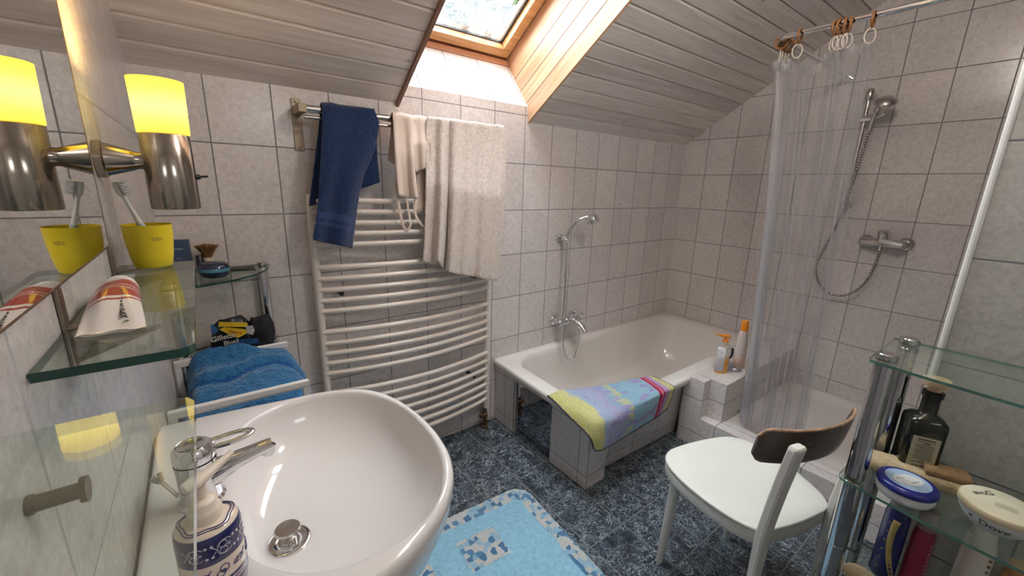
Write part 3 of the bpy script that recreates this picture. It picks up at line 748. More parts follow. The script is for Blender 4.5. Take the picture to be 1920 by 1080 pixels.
# beige camisole: a folded front lobe, the side panel with the arm opening, and the back seen beside them
m = MB()
fA = lambda u, t: -.012 * math.sin(u * 7 + 1) * (.4 + t) - .006 * math.sin(u * 17) * t - .010
FA = panel([(736, 217), (738, 250), (741, 310), (746, 368)], [(771, 224), (774, 262), (778, 320), (784, 373)], .122, 26, 18, fA, None, .026)
BA = panel([(734, 219), (732, 250), (729, 280), (727, 301)], [(771, 226), (772, 260), (773, 300), (774, 330)], .080, 14, 18, lambda u, t: .004 * math.sin(u * 9) * t)
m.sheet(list(reversed(BA)) + wrap(FA[0], BA[0]) + FA)
fB = lambda u, t: -.008 * math.sin(u * 11 + 2) * (.4 + t) + .004
FB = panel([(769, 224), (772, 250), (775, 290), (779, 323)], [(809, 232), (809, 260), (808, 290), (807, 312)], .121, 20, 18, fB, lambda u: 1.0 + .02 * math.sin(u * PI), .030)
BB = panel([(770, 226), (772, 280), (776, 340), (780, 400)], [(808, 234), (807, 290), (806, 350), (803, 392)], .082, 18, 18, lambda u, t: .005 * math.sin(u * 9) * t - .058 * t)
m.sheet(list(reversed(BB)) + wrap(FB[0], BB[0]) + FB)
cami = build('camisole', m, M['jersey'], smooth=180, solid=.0022, fix=False)
tag(cami, 'beige strappy camisole hanging between the navy and the cream towels', 'clothing', 'towels over the wall bar')
def strap(pts, w, ys):
    P = smooth_path([at(px, py, 1, y) for (px, py), y in zip(pts, ys)], 6)
    mm = MB(); mm.tube(P, [(w, .0016)] * len(P), 8, flat=(1, 0, .15)); build('strap', mm, M['jersey'], cami, smooth=60)
strap([(742, 345), (748, 385), (755, 420), (763, 432), (770, 420), (766, 395), (762, 365)], .006, [-.158] * 3 + [-.152] * 2 + [-.146] * 2)
strap([(780, 355), (777, 390), (783, 412), (797, 424), (808, 405), (812, 370), (807, 325)], .006, [-.158] * 3 + [-.152] * 4)
strap([(806, 312), (802, 330), (806, 350), (808, 372)], .004, [-.150] * 4)
# cream towel
def fo(u, t):
    a = .026 * math.exp(-((u - .10) / .06) ** 2) - .040 * math.exp(-((u - .20) / .040) ** 2) + .040 * math.exp(-((u - .29) / .035) ** 2) - .034 * math.exp(-((u - .37) / .05) ** 2) - .016 * math.exp(-((u - .56) / .05) ** 2) + .012 * math.exp(-((u - .66) / .05) ** 2) - .014 * math.exp(-((u - .77) / .05) ** 2) - .016 * math.exp(-((u - .93) / .04) ** 2)
    return a * (.35 + .75 * t) - .004 * math.sin(u * 26) * t - .010 * math.sin(u * PI)
bt = [(0, .955), (.17, .965), (.19, .93), (.22, .95), (.28, .99), (.41, 1.0), (.43, 1.005), (1, 1.0)]
F = panel([(800, 221), (798, 250), (798, 350), (796, 430), (792, 503)], [(944, 238), (949, 260), (946, 350), (942, 430), (934, 527)], .126, 52, 64, fo, lambda u: interp(bt, u), .046)
Bk = panel([(803, 222), (803, 270), (803, 330)], [(944, 240), (944, 290), (942, 350)], .074, 26, 64, lambda u, t: .006 * math.sin(u * 15) * t)
rows = list(reversed(Bk)); W = wrap(F[0], Bk[0]); m = MB(); m.sheet(rows + W + F); nF = len(rows) + len(W)
for fi in range(len(m.f)):
    r = fi // 64 - nF
    if r in (40, 42, 44): m.m[fi] = 1
o = build('towel', m, [M['cream'], M['cream_band']], smooth=180, solid=.010, fix=False); fuzz(o)
tag(o, 'cream terry bath towel hanging over the right end of the wall bar', 'towel', 'towels over the wall bar')

# ------------------------------------------------------------------ wash basin
OUT = [(0.003, -.842), (.06, -.844), (.13, -.850), (.21, -.860), (.29, -.868), (.345, -.882), (.390, -.908), (.423, -.955), (.444, -1.02), (.455, -1.10), (.455, -1.17), (.445, -1.24), (.424, -1.295), (.39, -1.340), (.34, -1.38), (.28, -1.408), (.20, -1.425), (.12, -1.432), (.06, -1.436), (.003, -1.438)]
CB = Vector((.265, -1.13, 0))
def polar(poly, th):
    d = Vector((math.cos(th), math.sin(th), 0)); best = None
    for a, b in zip(poly, poly[1:] + poly[:1]):
        ax, ay = a[0] - CB.x, a[1] - CB.y; ex, ey = b[0] - a[0], b[1] - a[1]
        den = d.x * ey - d.y * ex
        if abs(den) < 1e-9: continue
        t = (ax * ey - ay * ex) / den; s_ = (ax * d.y - ay * d.x) / den
        if t > 0 and -1e-6 <= s_ <= 1 + 1e-6: best = t if best is None else max(best, t)
    return best
NS = 120
def sring(fn, z): return [Vector((CB.x, CB.y, 0)) + Vector((math.cos(2 * PI * i / NS), math.sin(2 * PI * i / NS), 0)) * fn(2 * PI * i / NS) + Vector((0, 0, z)) for i in range(NS)]
RO = [polar(OUT, 2 * PI * i / NS) for i in range(NS)]
for _ in range(3):   # relax the outline except along the wall corners
    RO = [(RO[i - 1] + 2 * RO[i] + RO[(i + 1) % NS]) / 4 if CB.x + math.cos(2 * PI * i / NS) * RO[i] > .05 else RO[i] for i in range(NS)]
def ro(th): return RO[int(round(th / (2 * PI) * NS)) % NS]
def ri(th):
    c, s = abs(math.cos(th)), abs(math.sin(th)); return 1 / ((c / .173) ** 2.25 + (s / .247) ** 2.25) ** (1 / 2.25)
def inset(d): return lambda th: min(ro(th) - d, 1e9)
def blend(k, dx=0.0): return lambda th: ri(th) * k
rg = []
for sc, z in ((.42, .60), (.50, .66), (.72, .735), (.90, .805), (.975, .855)):
    r = sring(lambda th: ro(th) * sc, z)
    for p in r:
        if p.x < .05 or math.cos(math.atan2(p.y - CB.y, p.x - CB.x)) < -.3: p.x = lerp(p.x, .004 + (p.x - .004) * .25, .8)
    rg.append(r)
for d, z in ((.002, .878), (0.0, .892), (.0015, .902), (.006, .9085), (.011, .910)): rg.append(sring(inset(d), z))
for k, z in ((1.030, .9100), (1.012, .9094), (.998, .9065), (.988, .898), (.965, .878), (.91, .852), (.80, .825), (.62, .800), (.40, .7885), (.16, .785)):
    r = sring(blend(k), z); t = max(0, 1 - k)
    for p in r: p.x -= .088 * t; p.y -= .02 * t
    rg.append(r)
for r in rg:
    for p in r: p.x = max(p.x, .002)
m = MB(); m.rings(rg, 0, caps=True)
m.tube([(.16, -1.135, .0), (.16, -1.135, .05), (.155, -1.135, .4), (.16, -1.135, .64)], [(.11, .10), (.10, .09), (.085, .08), (.10, .10)], 32, flat=(1, 0, 0))
sink = build('wash_basin', m, M['ceramic'], smooth=60)
tag(sink, 'large round white ceramic wash basin on the left wall', 'wash basin')
dr = Vector((.178, -1.150, .7845))
m = MB(); m.lathe([(.001, .0015), (.017, .0015), (.019, .003), (.031, .0045), (.034, .003), (.035, .0)], dr, 32); build('drain_ring', m, M['chrome'], sink)
m = MB(); m.lathe([(.001, .0), (.012, .0), (.012, .016), (.019, .020), (.021, .0235), (.019, .0265), (.001, .0275)], dr + Vector((0, 0, .002)), 32); build('plug', m, M['chrome_dull'], sink, smooth=50)
# basin mixer
ft = Vector((.074, -1.128, .9085))
tap = thing('basin_mixer', ft, 'chrome single lever mixer tap standing on the wash basin', 'tap')
m = MB(); m.lathe([(.001, 0), (.031, 0), (.031, .004), (.027, .008), (.0255, .03), (.026, .06), (.027, .072), (.001, .072)], ft, 32)
P = [ft + Vector(v) for v in ((.008, 0, .036), (.03, .0, .044), (.06, .0, .052), (.088, .0, .058), (.100, .0, .060))]
m.tube(P, [(.022, .021), (.018, .020), (.0125, .0155), (.0100, .0135), (.0085, .0125)], 20, flat=(0, 0, 1))
m.lathe([(.001, -.012), (.0095, -.012), (.0105, -.008), (.0105, .004), (.001, .006)], ft + Vector((.094, 0, .055)), 20, axis=(.25, 0, 1))
tpb = build('body', m, M['chrome'], tap, smooth=40)
m = MB(); m.lathe([(.001, .074), (.0265, .074), (.0275, .080), (.0265, .092), (.021, .098), (.019, .0965), (.001, .0965)], ft, 32)
hp = []
for i in range(29):
    a = 2 * PI * i / 28; x = .045 - math.cos(a) * .030; hp.append(ft + Vector((x, math.sin(a) * (.0125 if x > .03 else .015), 0.0885 + .004 * (x - .02) / .06)))
m.tube(hp[:-1], [(.0036, .0048)] * 28, 10, closed=True, caps=False, flat=(0, 0, 1))
build('lever', m, M['chrome'], tpb, smooth=40)
m = MB(); m.tube([ft + Vector((-.028, .01, .012)), ft + Vector((-.046, .025, .038))], .0028, 8); m.lathe([(.001, 0), (.004, .0), (.0085, .010), (.0085, .014), (.001, .015)], ft + Vector((-.045, .024, .036)), 16, axis=(-.45, .38, .8))
build('pop_up_knob', m, M['chrome_dull'], tap)

# soap dispenser: white ceramic painted navy
t = NT('soap_pottery'); q = t.sep(t.obj()); z = q[2]
def bandm(a, b): return t.math('MULTIPLY', t.math('GREATER_THAN', z, a), t.math('LESS_THAN', z, b))
b1 = bandm(.060, .0945); b2 = bandm(-.01, .0345); ln = t.math('ADD', bandm(.024, .0256), bandm(.0285, .0300), clamp=True)
nv = t.math('SUBTRACT', t.math('ADD', b1, b2, clamp=True), ln, clamp=True)
M['pottery'] = t.done(t.pbr(t.mix(nv, (.74, .63, .54), (.018, .020, .11)), .12, coat=.5))
M['motif'] = plain('pale_motif', (.62, .60, .66), .4); M['motif_dark'] = plain('navy_motif', (.03, .035, .14), .4)
ds = Vector((.088, -1.312, .9105)); R0 = .0325
sd = thing('soap_dispenser', ds, 'white and navy pottery soap dispenser with cream pump on the wash basin', 'soap dispenser')
m = MB(); m.lathe([(.001, 0), (.027, 0), (.0305, .004), (.0325, .02), (.0328, .05), (.0325, .08), (.0318, .092), (.0285, .0985), (.018, .1005), (.001, .1012)], ds, 48); sdj = build('jar', m, M['pottery'], sd, smooth=60)
def cyl(th0, zz): return lambda u, v: ds + Vector((math.cos(th0 + u / R0) * (R0 + .0005), math.sin(th0 + u / R0) * (R0 + .0005), zz + v))
def stroke(mb, fn, pts, w=.0006, closed=False):
    P = [fn(a, b) for a, b in pts]; mb.tube(P, w * .6, 6, closed=closed, caps=not closed)
def arc(cx, cy, rx, ry, a0, a1, n=12): return [(cx + rx * math.cos(math.radians(lerp(a0, a1, i / n))), cy + ry * math.sin(math.radians(lerp(a0, a1, i / n)))) for i in range(n + 1)]
m = MB()
for th in (-2.0, -1.15, -.30, .55, 1.4):
    fn = cyl(th, .077)
    stroke(m, fn, arc(.001, .0032, .0075, .0055, 200, 30)); stroke(m, fn, arc(.001, -.0032, .0075, .0055, 160, 330)); stroke(m, fn, arc(-.001, .004, .004, .004, 0, 350)); stroke(m, fn, arc(-.001, -.004, .004, .004, 0, 350))
    stroke(m, fn, [(-.0065, .0), (-.012, .006)]); stroke(m, fn, [(-.0065, 0), (-.012, -.006)]); stroke(m, fn, arc(.005, 0, .0014, .0014, 0, 350))
    for ddx, ddy in ((.0105, .007), (.0105, -.007), (.016, .007), (.016, -.007)):
        m.add([fn(ddx + .0017 * math.cos(a), ddy + .0017 * math.sin(a)) for a in [2 * PI * i / 10 for i in range(10)]], [tuple(range(10))])
build('fish_motif', m, M['motif'], sdj, smooth=0, fix=False)
m = MB()
for i, th in enumerate((-1.9, -1.3, -.70, -.10, .5, 1.1)):
    fn = cyl(th, .047)
    if i % 2 == 0:
        stroke(m, fn, arc(0, 0, .008, .0035, 20, 340), .0007); stroke(m, fn, [(-.008, -.003), (-.003, .001), (.003, .000), (.009, .006)], .001); stroke(m, fn, [(-.004, -.002), (-.002, .003)], .0005); stroke(m, fn, [(.001, -.003), (.003, .003)], .0005)
    else:
        stroke(m, fn, arc(-.002, -.003, .004, .004, 0, 350), .0010); stroke(m, fn, arc(.002, .002, .0045, .005, 0, 350), .0010); stroke(m, fn, arc(.001, -.001, .0018, .002, 0, 350), .0009)
build('shell_motif', m, M['motif_dark'], sdj, smooth=0, fix=False)
m = MB()
for rr in (.0265, .0235):
    m.tube([ds + Vector(((rr + .0018 * math.sin(5 * a)) * math.cos(a), (rr + .0018 * math.sin(5 * a)) * math.sin(a), .1002 if rr < .025 else .0995)) for a in [2 * PI * i / 60 for i in range(60)]], .0006, 6, closed=True, caps=False)
build('scallop_lines', m, M['motif_dark'], sdj, smooth=0)
M['pump_cream'] = plain('cream_pump', (.78, .70, .60), .35, var=.03)
m = MB(); m.lathe([(.001, .100), (.0165, .100), (.0168, .112), (.0150, .115), (.0135, .117), (.0135, .123), (.010, .1265), (.001, .127)], ds, 28)
m.tube([ds + Vector((0, 0, .124)), ds + Vector((0, 0, .142))], [.0045, .0055], 12)
P = [ds + Vector(v) for v in ((-.014, -.008, .149), (-.004, -.002, .150), (.008, .006, .152), (.022, .015, .156), (.034, .023, .160))]
m.tube(P, [(.0055, .007), (.0075, .010), (.006, .0075), (.0042, .005), (.003, .0036)], 14, flat=(0, 0, 1))
build('pump', m, M['pump_cream'], sd, smooth=60)

# ------------------------------------------------------------------ wall mirror, shelves
m = MB(); m.box((.0008, -2.42, 1.2845), (.0048, -.9362, 2.25)); mi = build('wall_mirror', m, M['mirror'])
tag(mi, 'large frameless wall mirror above the wash basin', 'mirror')
m = MB()
m.tube([(.0035, -2.42, 1.2835), (.0035, -.9355, 1.2835), (.0035, -.9352, 1.284), (.0035, -.9352, 2.25)], .0018, 8); build('corroded_edge', m, M['mirror_edge'], mi)
def shelf(y0, y1, brackets, label):
    o = thing('glass_shelf', (.055, (y0 + y1) / 2, 1.22), label, 'shelf', 'glass wall shelves')
    pl = [(.0015, y1), (.0015, y0)] + [(.107 - .010 + .010 * math.cos(a), y0 + .010 - .010 * math.sin(-a) * -1) for a in ()] + [(.095, y0), (.103, y0 + .003), (.107, y0 + .011), (.107, y1 - .011), (.103, y1 - .003), (.095, y1)]
    m = MB(); m.prism(pl, 1.2285, 1.2370, 'z', 0, 1)
    for fi in range(2, len(m.f)):
        if y1 < -1.4 and all(m.v[i].y > y1 - .012 for i in m.f[fi]): m.m[fi] = 0
    build('glass_plate', m, [M['glass'], M['glass_edge']], o, smooth=0, fix=False)
    for yb in brackets:
        m = MB(); m.box((.0005, yb - .009, 1.192), (.0040, yb + .009, 1.281)); m.box((.0008, yb - .008, 1.2372), (.036, yb + .008, 1.2402))
        m.prism([(.0008, 1.2282), (.075, 1.2282), (.075, 1.225), (.0008, 1.198)], yb - .003, yb + .003, 'y')
        build('bracket', m, M['bronze'], o, bevel=.0008)
    return o
shelf(-1.366, -.849, (-.922, -1.243), 'glass wall shelf below the mirror holding the yellow cup and toothpaste')
s2 = shelf(-2.25, -1.476, (-2.12,), 'empty glass wall shelf nearest the camera above the soap dispenser')
hk = MB(); hk.tube([(.0006, -1.427, 1.158), (.004, -1.427, 1.158)], .0075, 18); hk.tube([(.003, -1.427, 1.158), (.028, -1.427, 1.158)], .0062, 18); hk.tube([(.028, -1.427, 1.158), (.0318, -1.427, 1.158)], .0098, 18)
tag(build('wall_hook', hk, M['bronze'], smooth=50), 'short round metal towel peg on the left wall below the near glass shelf', 'hook')

# ------------------------------------------------------------------ wall lamps either side of the mirror
def wall_lamp(LX, LY, label, watts):
    lamp = thing('wall_lamp', (LX, LY, 1.335), label, 'wall lamp')
    m = MB(); m.lathe([(.001, 0), (.0355, 0), (.0362, .002), (.0362, .127), (.034, .129), (.001, .129)], (LX, LY, 1.336), 40); lbd = build('body', m, M['steel'], lamp, smooth=50)
    m = MB(); m.lathe([(.030, .0), (.0368, 0), (.0385, .086), (.0365, .086), (.0345, .002)], (LX, LY, 1.4655), 40, caps=False)
    m.f.append([4 * 40 + j for j in range(40)]); m.m.append(0)
    build('lamp_shade', m, M['shade'], lamp, smooth=50)
    m = MB(); m.lathe([(.001, 0), (.0300, .0), (.0305, .010), (.0270, .012), (.0165, .046), (.0145, .050), (.0145, .060), (.001, .060)], (.0006, LY, 1.418), 36, axis=(1, 0, 0)); build('wall_arm', m, M['steel'], lamp, smooth=40)
    m = MB(); m.lathe([(.001, -.002), (.006, -.002), (.0045, .006), (.002, .007), (.002, .018), (.001, .018)], (LX + .0355, LY + .006, 1.393), 14, axis=(1, .1, .1)); build('switch', m, M['black'], lbd)
    pl = bpy.data.lights.new('lamp_glow', 'POINT'); pl.energy = watts; pl.color = (1.0, .58, .20); pl.shadow_soft_size = .02
    po = bpy.data.objects.new('lamp_glow', pl); COL.objects.link(po); po.location = (LX, LY, 1.535)
wall_lamp(.0935, -.857, 'lit wall lamp with glowing yellow shade and brushed steel cylinder beside the mirror', 4.0)

# ------------------------------------------------------------------ things on the first shelf
cup = thing('tooth_mug', (.050, -.886, 1.2375), 'yellow plastic mug with a toothbrush in it on the glass shelf', 'mug')
m = MB(); m.lathe([(.001, 0), (.024, 0), (.0265, .003), (.0295, .02), (.0325, .045), (.0340, .072), (.0345, .074), (.0333, .074), (.0318, .045), (.028, .012), (.001, .004)], (.050, -.886, 1.2375), 40); bkr = build('beaker', m, M['yellow'], cup, smooth=60)
M['mug_mark'] = plain('mug_mark', (.50, .36, .02), .5)
m = MB(); th0 = math.atan2(-.86, .35); fn = lambda u, v: Vector((.050, -.886, 1.2375)) + Vector((math.cos(th0 + u / .033) * (.0332 + v * .05), math.sin(th0 + u / .033) * (.0332 + v * .05), .052 + v))
m.add([fn(.008 * math.cos(a), (.0045 if math.sin(a) < 0 else .0022) * math.sin(a)) for a in [2 * PI * i / 14 for i in range(14)]], [tuple(range(14))]); build('printed_mark', m, M['mug_mark'], bkr, smooth=0, fix=False)
tbr = thing('toothbrush', (.05, -.88, 1.25), 'white toothbrush standing in the yellow mug', 'toothbrush')
M['brush_white'] = plain('brush_handle', (.72, .72, .70), .35); M['brush_blue'] = plain('brush_grip', (.42, .52, .58), .4)
A, Bq = Vector((.064, -.892, 1.243)), Vector((.024, -.918, 1.383))
d = (Bq - A)
m = MB(); m.tube([A + d * t for t in (.48, .62, .74, .82, .86, .95, 1.0)], [.0045, .0035, .0028, .003, .0058, .0062, .004], 12); build('handle', m, M['brush_white'], tbr, smooth=60)
m = MB(); m.tube([A + d * t for t in (0, .2, .40, .52)], [.004, .0055, .0062, .0048], 12); build('grip', m, M['brush_blue'], tbr, smooth=60)
m = MB(); sd_ = d.cross(Vector((0, 1, .2))).normalized(); nb = Vector((.5, -.7, .2)).normalized(); nb = (nb - d.normalized() * nb.dot(d.normalized())).normalized()
for i in range(6): 
    c = A + d * (.86 + .026 * i) + nb * .008; m.obox(c, nb * .006, d.normalized() * .0014, sd_ * .0045)
build('bristles', m, M['brush_white'], tbr, smooth=0)
# toothpaste tube
t = NT('toothpaste_print'); q = t.sep(t.obj())
# y runs from the crimp (negative) to the cap (positive)
v = t.math('ADD', q[1], t.math('MULTIPLY', q[0], -.25))
red = t.math('MULTIPLY', t.math('GREATER_THAN', v, -.030), t.math('LESS_THAN', v, .032))
l1 = t.math('MULTIPLY', t.math('GREATER_THAN', v, .000), t.math('LESS_THAN', v, .002)); l2 = t.math('MULTIPLY', t.math('GREATER_THAN', v, .009), t.math('LESS_THAN', v, .011))
l3 = t.math('MULTIPLY', t.math('GREATER_THAN', v, -.026), t.math('LESS_THAN', v, -.021))
red = t.math('SUBTRACT', red, t.math('ADD', t.math('ADD', l1, l2), l3), clamp=True)
M['paste'] = t.done(t.pbr(t.mix(red, (.78, .73, .68), (.36, .035, .02)), .28, coat=.3))
tp = thing('toothpaste_tube', (.042, -1.20, 1.2375), 'squeezed red and white toothpaste tube lying on the glass shelf', 'toothpaste')
m = MB(); rings = []
for yy, cx, w, h, zc in ((-1.286, .041, .0262, .0012, 1.2395), (-1.280, .041, .0260, .0016, 1.2400), (-1.268, .0405, .0252, .005, 1.2430), (-1.24, .039, .0235, .0105, 1.2482), (-1.205, .037, .0215, .0150, 1.2528), (-1.175, .036, .0195, .0165, 1.2543), (-1.158, .0355, .0185, .0170, 1.2548)):
    rings.append([Vector((cx + math.cos(2 * PI * i / 36) * w, yy + .003 * math.sin(i), zc + math.sin(2 * PI * i / 36) * h * (1 + .10 * math.sin(3 * 2 * PI * i / 36 + yy * 60)))) for i in range(36)])
m.rings(rings); tpt = build('tube', m, M['paste'], tp, smooth=60)
m = MB(); m.tube([(.0355, -1.160, 1.2546), (.0352, -1.150, 1.2546), (.035, -1.138, 1.2546), (.0345, -1.127, 1.2546), (.0345, -1.121, 1.2546)], [.0168, .0168, .0160, .0135, .008], 28); build('cap', m, M['white_plastic'], tp, smooth=60)
M['ink'] = plain('black_ink', (.02, .02, .022), .5); M['ink_green'] = plain('green_ink', (.05, .22, .06), .5)
m = MB()
def ftp(u, v):   # text along the tube, upper right flank
    yy = -1.236 + u; t_ = (yy + 1.286) / .128; w = lerp(.0265, .019, t_); h = lerp(.002, .0185, min(1, t_ * 1.25)); x = .0105 + v
    xx = lerp(.041, .035, t_) + x; return Vector((xx, yy, lerp(1.2400, 1.2555, min(1, t_ * 1.1)) + h * math.sqrt(max(0, 1 - (x / w) ** 2)) * 1.08 + .0009))
text_on(m, 'parodontax', lambda u, v: ftp(-u, v), .0135, bold=.0003); build('lettering', m, M['ink'], tpt, smooth=0, fix=False)
m = MB()
for k in range(3):
    m.add([Vector((.052 + .004 * k + .0025 * math.cos(a), -1.272 + .0012 * math.sin(a) + .001 * k, 1.2462 - .0006 * k)) for a in [2 * PI * i / 10 for i in range(10)]], [tuple(range(10))])
build('leaf_print', m, M['ink_green'], tpt, smooth=0, fix=False)
# ------------------------------------------------------------------ corner rack by the back wall (left)
def arc2(cx, cy, r, a0, a1, n): return [(cx + r * math.cos(math.radians(lerp(a0, a1, i / n))), cy + r * math.sin(math.radians(lerp(a0, a1, i / n)))) for i in range(n + 1)]
lr = thing('corner_rack', (.15, -.12, 0), 'chrome corner rack with quarter round glass shelves in the back left corner', 'rack')
for z in (1.072, .772, .472, .172):
    m = MB(); m.prism([(.004, -.004)] + list(reversed(arc2(.004, -.004, .312, -90, 0, 24))), z - .006, z, 'z', 0, 1); build('glass_plate', m, [M['glass'], M['glass_edge']], lr, smooth=0, fix=False)
for px_, py_ in ((.291, -.030), (.030, -.291)):
    m = MB(); zz = [0.0, .164, .174, .464, .474, .764, .774, 1.064]
    m.tube([(px_, py_, 0.001), (px_, py_, 1.0655)], .0175, 20); m.tube([(px_, py_, 1.0725), (px_, py_, 1.083)], .0175, 20); build('post', m, M['chrome'], lr, smooth=50)
GZ = 1.0722
M['box_blue'] = plain('slate_blue_card', (.045, .085, .17), .5, var=.1); M['ink_white'] = plain('pale_print', (.62, .62, .58), .5)
bxo = thing('toiletry_box', (.055, -.07, GZ), 'slate blue toiletry carton on the corner rack behind the yellow mug', 'carton')
m = MB(); m.obox((.052, -.068, GZ + .0575), (.030, -.004, 0), (.002, .014, 0), (0, 0, .0573)); build('carton', m, M['box_blue'], bxo, bevel=.001)
m = MB(); fb = lambda u, v: Vector((.052, -.068, GZ)) - Vector((.0022, .0146, 0)) + Vector((1, -.13, 0)) * u + Vector((0, 0, v))
m = MB(); m.add([fb(-.016, .084), fb(.014, .084), fb(.014, .0865), fb(-.016, .0865)], [(0, 1, 2, 3)]); build('print', m, M['ink_white'], bxo, smooth=0, fix=False); m = MB(); m.add([fb(-.008, .052), fb(.006, .052), fb(.006, .0532), fb(-.008, .0532)], [(0, 1, 2, 3)]); build('print', m, M['ink_white'], bxo, smooth=0, fix=False)
M['bristle'] = plain('badger_bristle', (.30, .16, .06), .9, var=.6, scale=300); M['bristle_tip'] = plain('bristle_tips', (.62, .42, .22), .9, var=.4, scale=200)
M['brush_horn'] = plain('brush_handle_ivory', (.66, .58, .52), .3, var=.1)
sb = thing('shaving_brush', (.128, -.075, GZ), 'shaving brush with splayed brown bristles standing behind the dark blue jar', 'shaving brush')
m = MB(); m.lathe([(.001, 0), (.017, 0), (.018, .006), (.0165, .02), (.0155, .035), (.0165, .046), (.014, .050), (.001, .050)], (.128, -.075, GZ), 28); build('handle', m, M['brush_horn'], sb, smooth=50)
m = MB(); rg_ = random.Random(3)
for i in range(150):
    a = rg_.uniform(0, 2 * PI); k = math.sqrt(rg_.random()); r0 = .011 * k; r1 = .036 * k + rg_.uniform(-.002, .002); zt = .090 + .006 * (1 - k) + rg_.uniform(-.003, .003)
    b = Vector((.128, -.075, GZ + .049)); 
    m.tube([b + Vector((r0 * math.cos(a), r0 * math.sin(a), 0)), b + Vector(((r0 + r1) * .42 * math.cos(a), (r0 + r1) * .42 * math.sin(a), (zt - .049) * .5)), b + Vector((r1 * math.cos(a), r1 * math.sin(a), zt - .049))], [.0014, .0022, .0013], 5)
build('bristles', m, M['bristle'], sb, smooth=0, fix=False)
m = MB(); m.lathe([(.001, 0), (.010, 0), (.010, .060), (.008, .062), (.001, .062)], (.104, -.095, GZ), 20)
o = build('small_bottle', m, M['black'], smooth=50); tag(o, 'little black bottle left of the shaving brush handle', 'bottle')
t = NT('blue_glaze'); q = t.sep(t.obj()); 
bb = t.math('MULTIPLY', t.math('GREATER_THAN', q[2], .022), t.math('LESS_THAN', q[2], .033))
M['jar_blue'] = t.done(t.pbr(t.mix(t.math('MULTIPLY', bb, .8), (.012, .028, .075), (.10, .35, .48)), .08, .3, coat=.6))
m = MB(); m.lathe([(.001, 0), (.028, 0), (.040, .008), (.0455, .024), (.046, .031), (.040, .044), (.030, .051), (.001, .053)], (.140, -.190, GZ), 44)
o = build('cream_jar', m, M['jar_blue'], smooth=60); tag(o, 'squat shiny dark blue jar on the top glass of the corner rack', 'jar')
m = MB(); m.box((.165, -.072, GZ), (.262, -.045, GZ + .003))
for i in range(22): m.box((.166 + i * .0043, -.090, GZ), (.1680 + i * .0043, -.072, GZ + .0025))
o = build('comb', m, M['black'], smooth=0); tag(o, 'flat black comb lying on the corner rack by the shaving brush', 'comb')
rz = thing('folding_razor', (.22, -.12, GZ), 'slim black razor with steel edge lying in front of the comb', 'razor')
m = MB(); m.tube([(.172, -.125, GZ + .0045), (.20, -.128, GZ + .0048), (.25, -.135, GZ + .0045), (.262, -.137, GZ + .004)], [(.0035, .003), (.0045, .006), (.004, .005), (.002, .002)], 12, flat=(0, 0, 1)); build('grip', m, M['black'], rz, smooth=60)
m = MB(); m.obox((.216, -.142, GZ + .0024), (.044, -.006, 0), (.001, .003, 0), (0, 0, .0018)); build('blade', m, M['chrome_dull'], rz, smooth=0)

# second glass: razor bag and dark wash pouch
Z2 = .7722
M['bag_black'] = plain('black_foil_bag', (.016, .018, .028), .22, var=.3, scale=40); M['bag_yellow'] = plain('yellow_card', (.72, .50, .02), .4, var=.15); M['bag_blue'] = plain('blue_foil', (.03, .10, .26), .25, var=.3); M['bag_red'] = plain('red_print', (.50, .06, .02), .5); M['bag_silver'] = plain('silver_foil', (.55, .56, .60), .3, .4, var=.3, scale=60)
def crumple(cx, cy, z0, w, d, h, seed, n=26, lean=0.0, taper=.8):
    rings = []
    for k in range(11):
        tt = k / 10; s = (1 - (2 * tt - 1) ** 8) ** .5 if 0 < k < 10 else .72
        sc = s * lerp(1, taper, tt); r = []
        for i in range(n):
            a = 2 * PI * i / n; c, sn = math.cos(a), math.sin(a)
            x = math.copysign(abs(c) ** .6, c) * w * sc; y = math.copysign(abs(sn) ** .7, sn) * d * sc
            nz = noise.noise(Vector((x * 38 + seed, y * 38, tt * 3 + seed))) * .010
            r.append(Vector((cx + x + nz + lean * tt, cy + y + nz, z0 + h * tt + (noise.noise(Vector((x * 25, y * 25 + seed, seed))) * .012 if 0 < k else 0))))
        rings.append(r)
    m = MB(); m.rings(rings); return m
bg = thing('razor_bag', (.165, -.14, Z2), 'crumpled black and yellow bag of disposable razors on the corner rack', 'packet')
bagp = build('bag', crumple(.160, -.125, Z2, .066, .034, .132, 2.0, lean=.004), M['bag_black'], bg, smooth=50)
fr_ = lambda u, v: Vector((.160 + u, -.1640 - .10 * u * 0 - .006 * math.sin(u * 40) + (v - .05) * .10, Z2 + .026 + v))
def patch(pts, mat, name, dy=-.003):
    mm = MB(); P = [fr_(u, v) + Vector((0, dy, 0)) for u, v in pts]; Q = [p + Vector((0, .002, 0)) for p in P]; n_ = len(P)
    mm.add(P + Q, [tuple(range(n_)), tuple(reversed(range(n_, 2 * n_)))] + [(i, n_ + i, n_ + (i + 1) % n_, (i + 1) % n_) for i in range(n_)]); return build(name, mm, mat, bg, smooth=0)
patch([(-.030, .108), (.050, .095), (.052, .085), (.044, .080), (-.034, .092)], M['bag_yellow'], 'upper_card')
patch([(-.032, .082), (-.018, .088), (.044, .072), (.046, .058), (.018, .046), (.004, .052)], M['bag_yellow'], 'lower_card', -.006)
patch([(.044, .083), (.066, .080), (.070, .062), (.062, .046), (.046, .056)], M['bag_silver'], 'foil_flap', -.004)
patch([(-.055, .100), (-.046, .104), (-.036, .080), (-.046, .066), (-.056, .074)], M['bag_blue'], 'foil_corner')
patch([(.006, .040), (.075, .030), (.080, .012), (-.01, .012)], M['bag_blue'], 'foil_base')
m = MB()
def slant(u0, v0, sl): return lambda u, v: fr_(u0 + u, v0 + v + sl * u) + Vector((0, -.0085, 0))
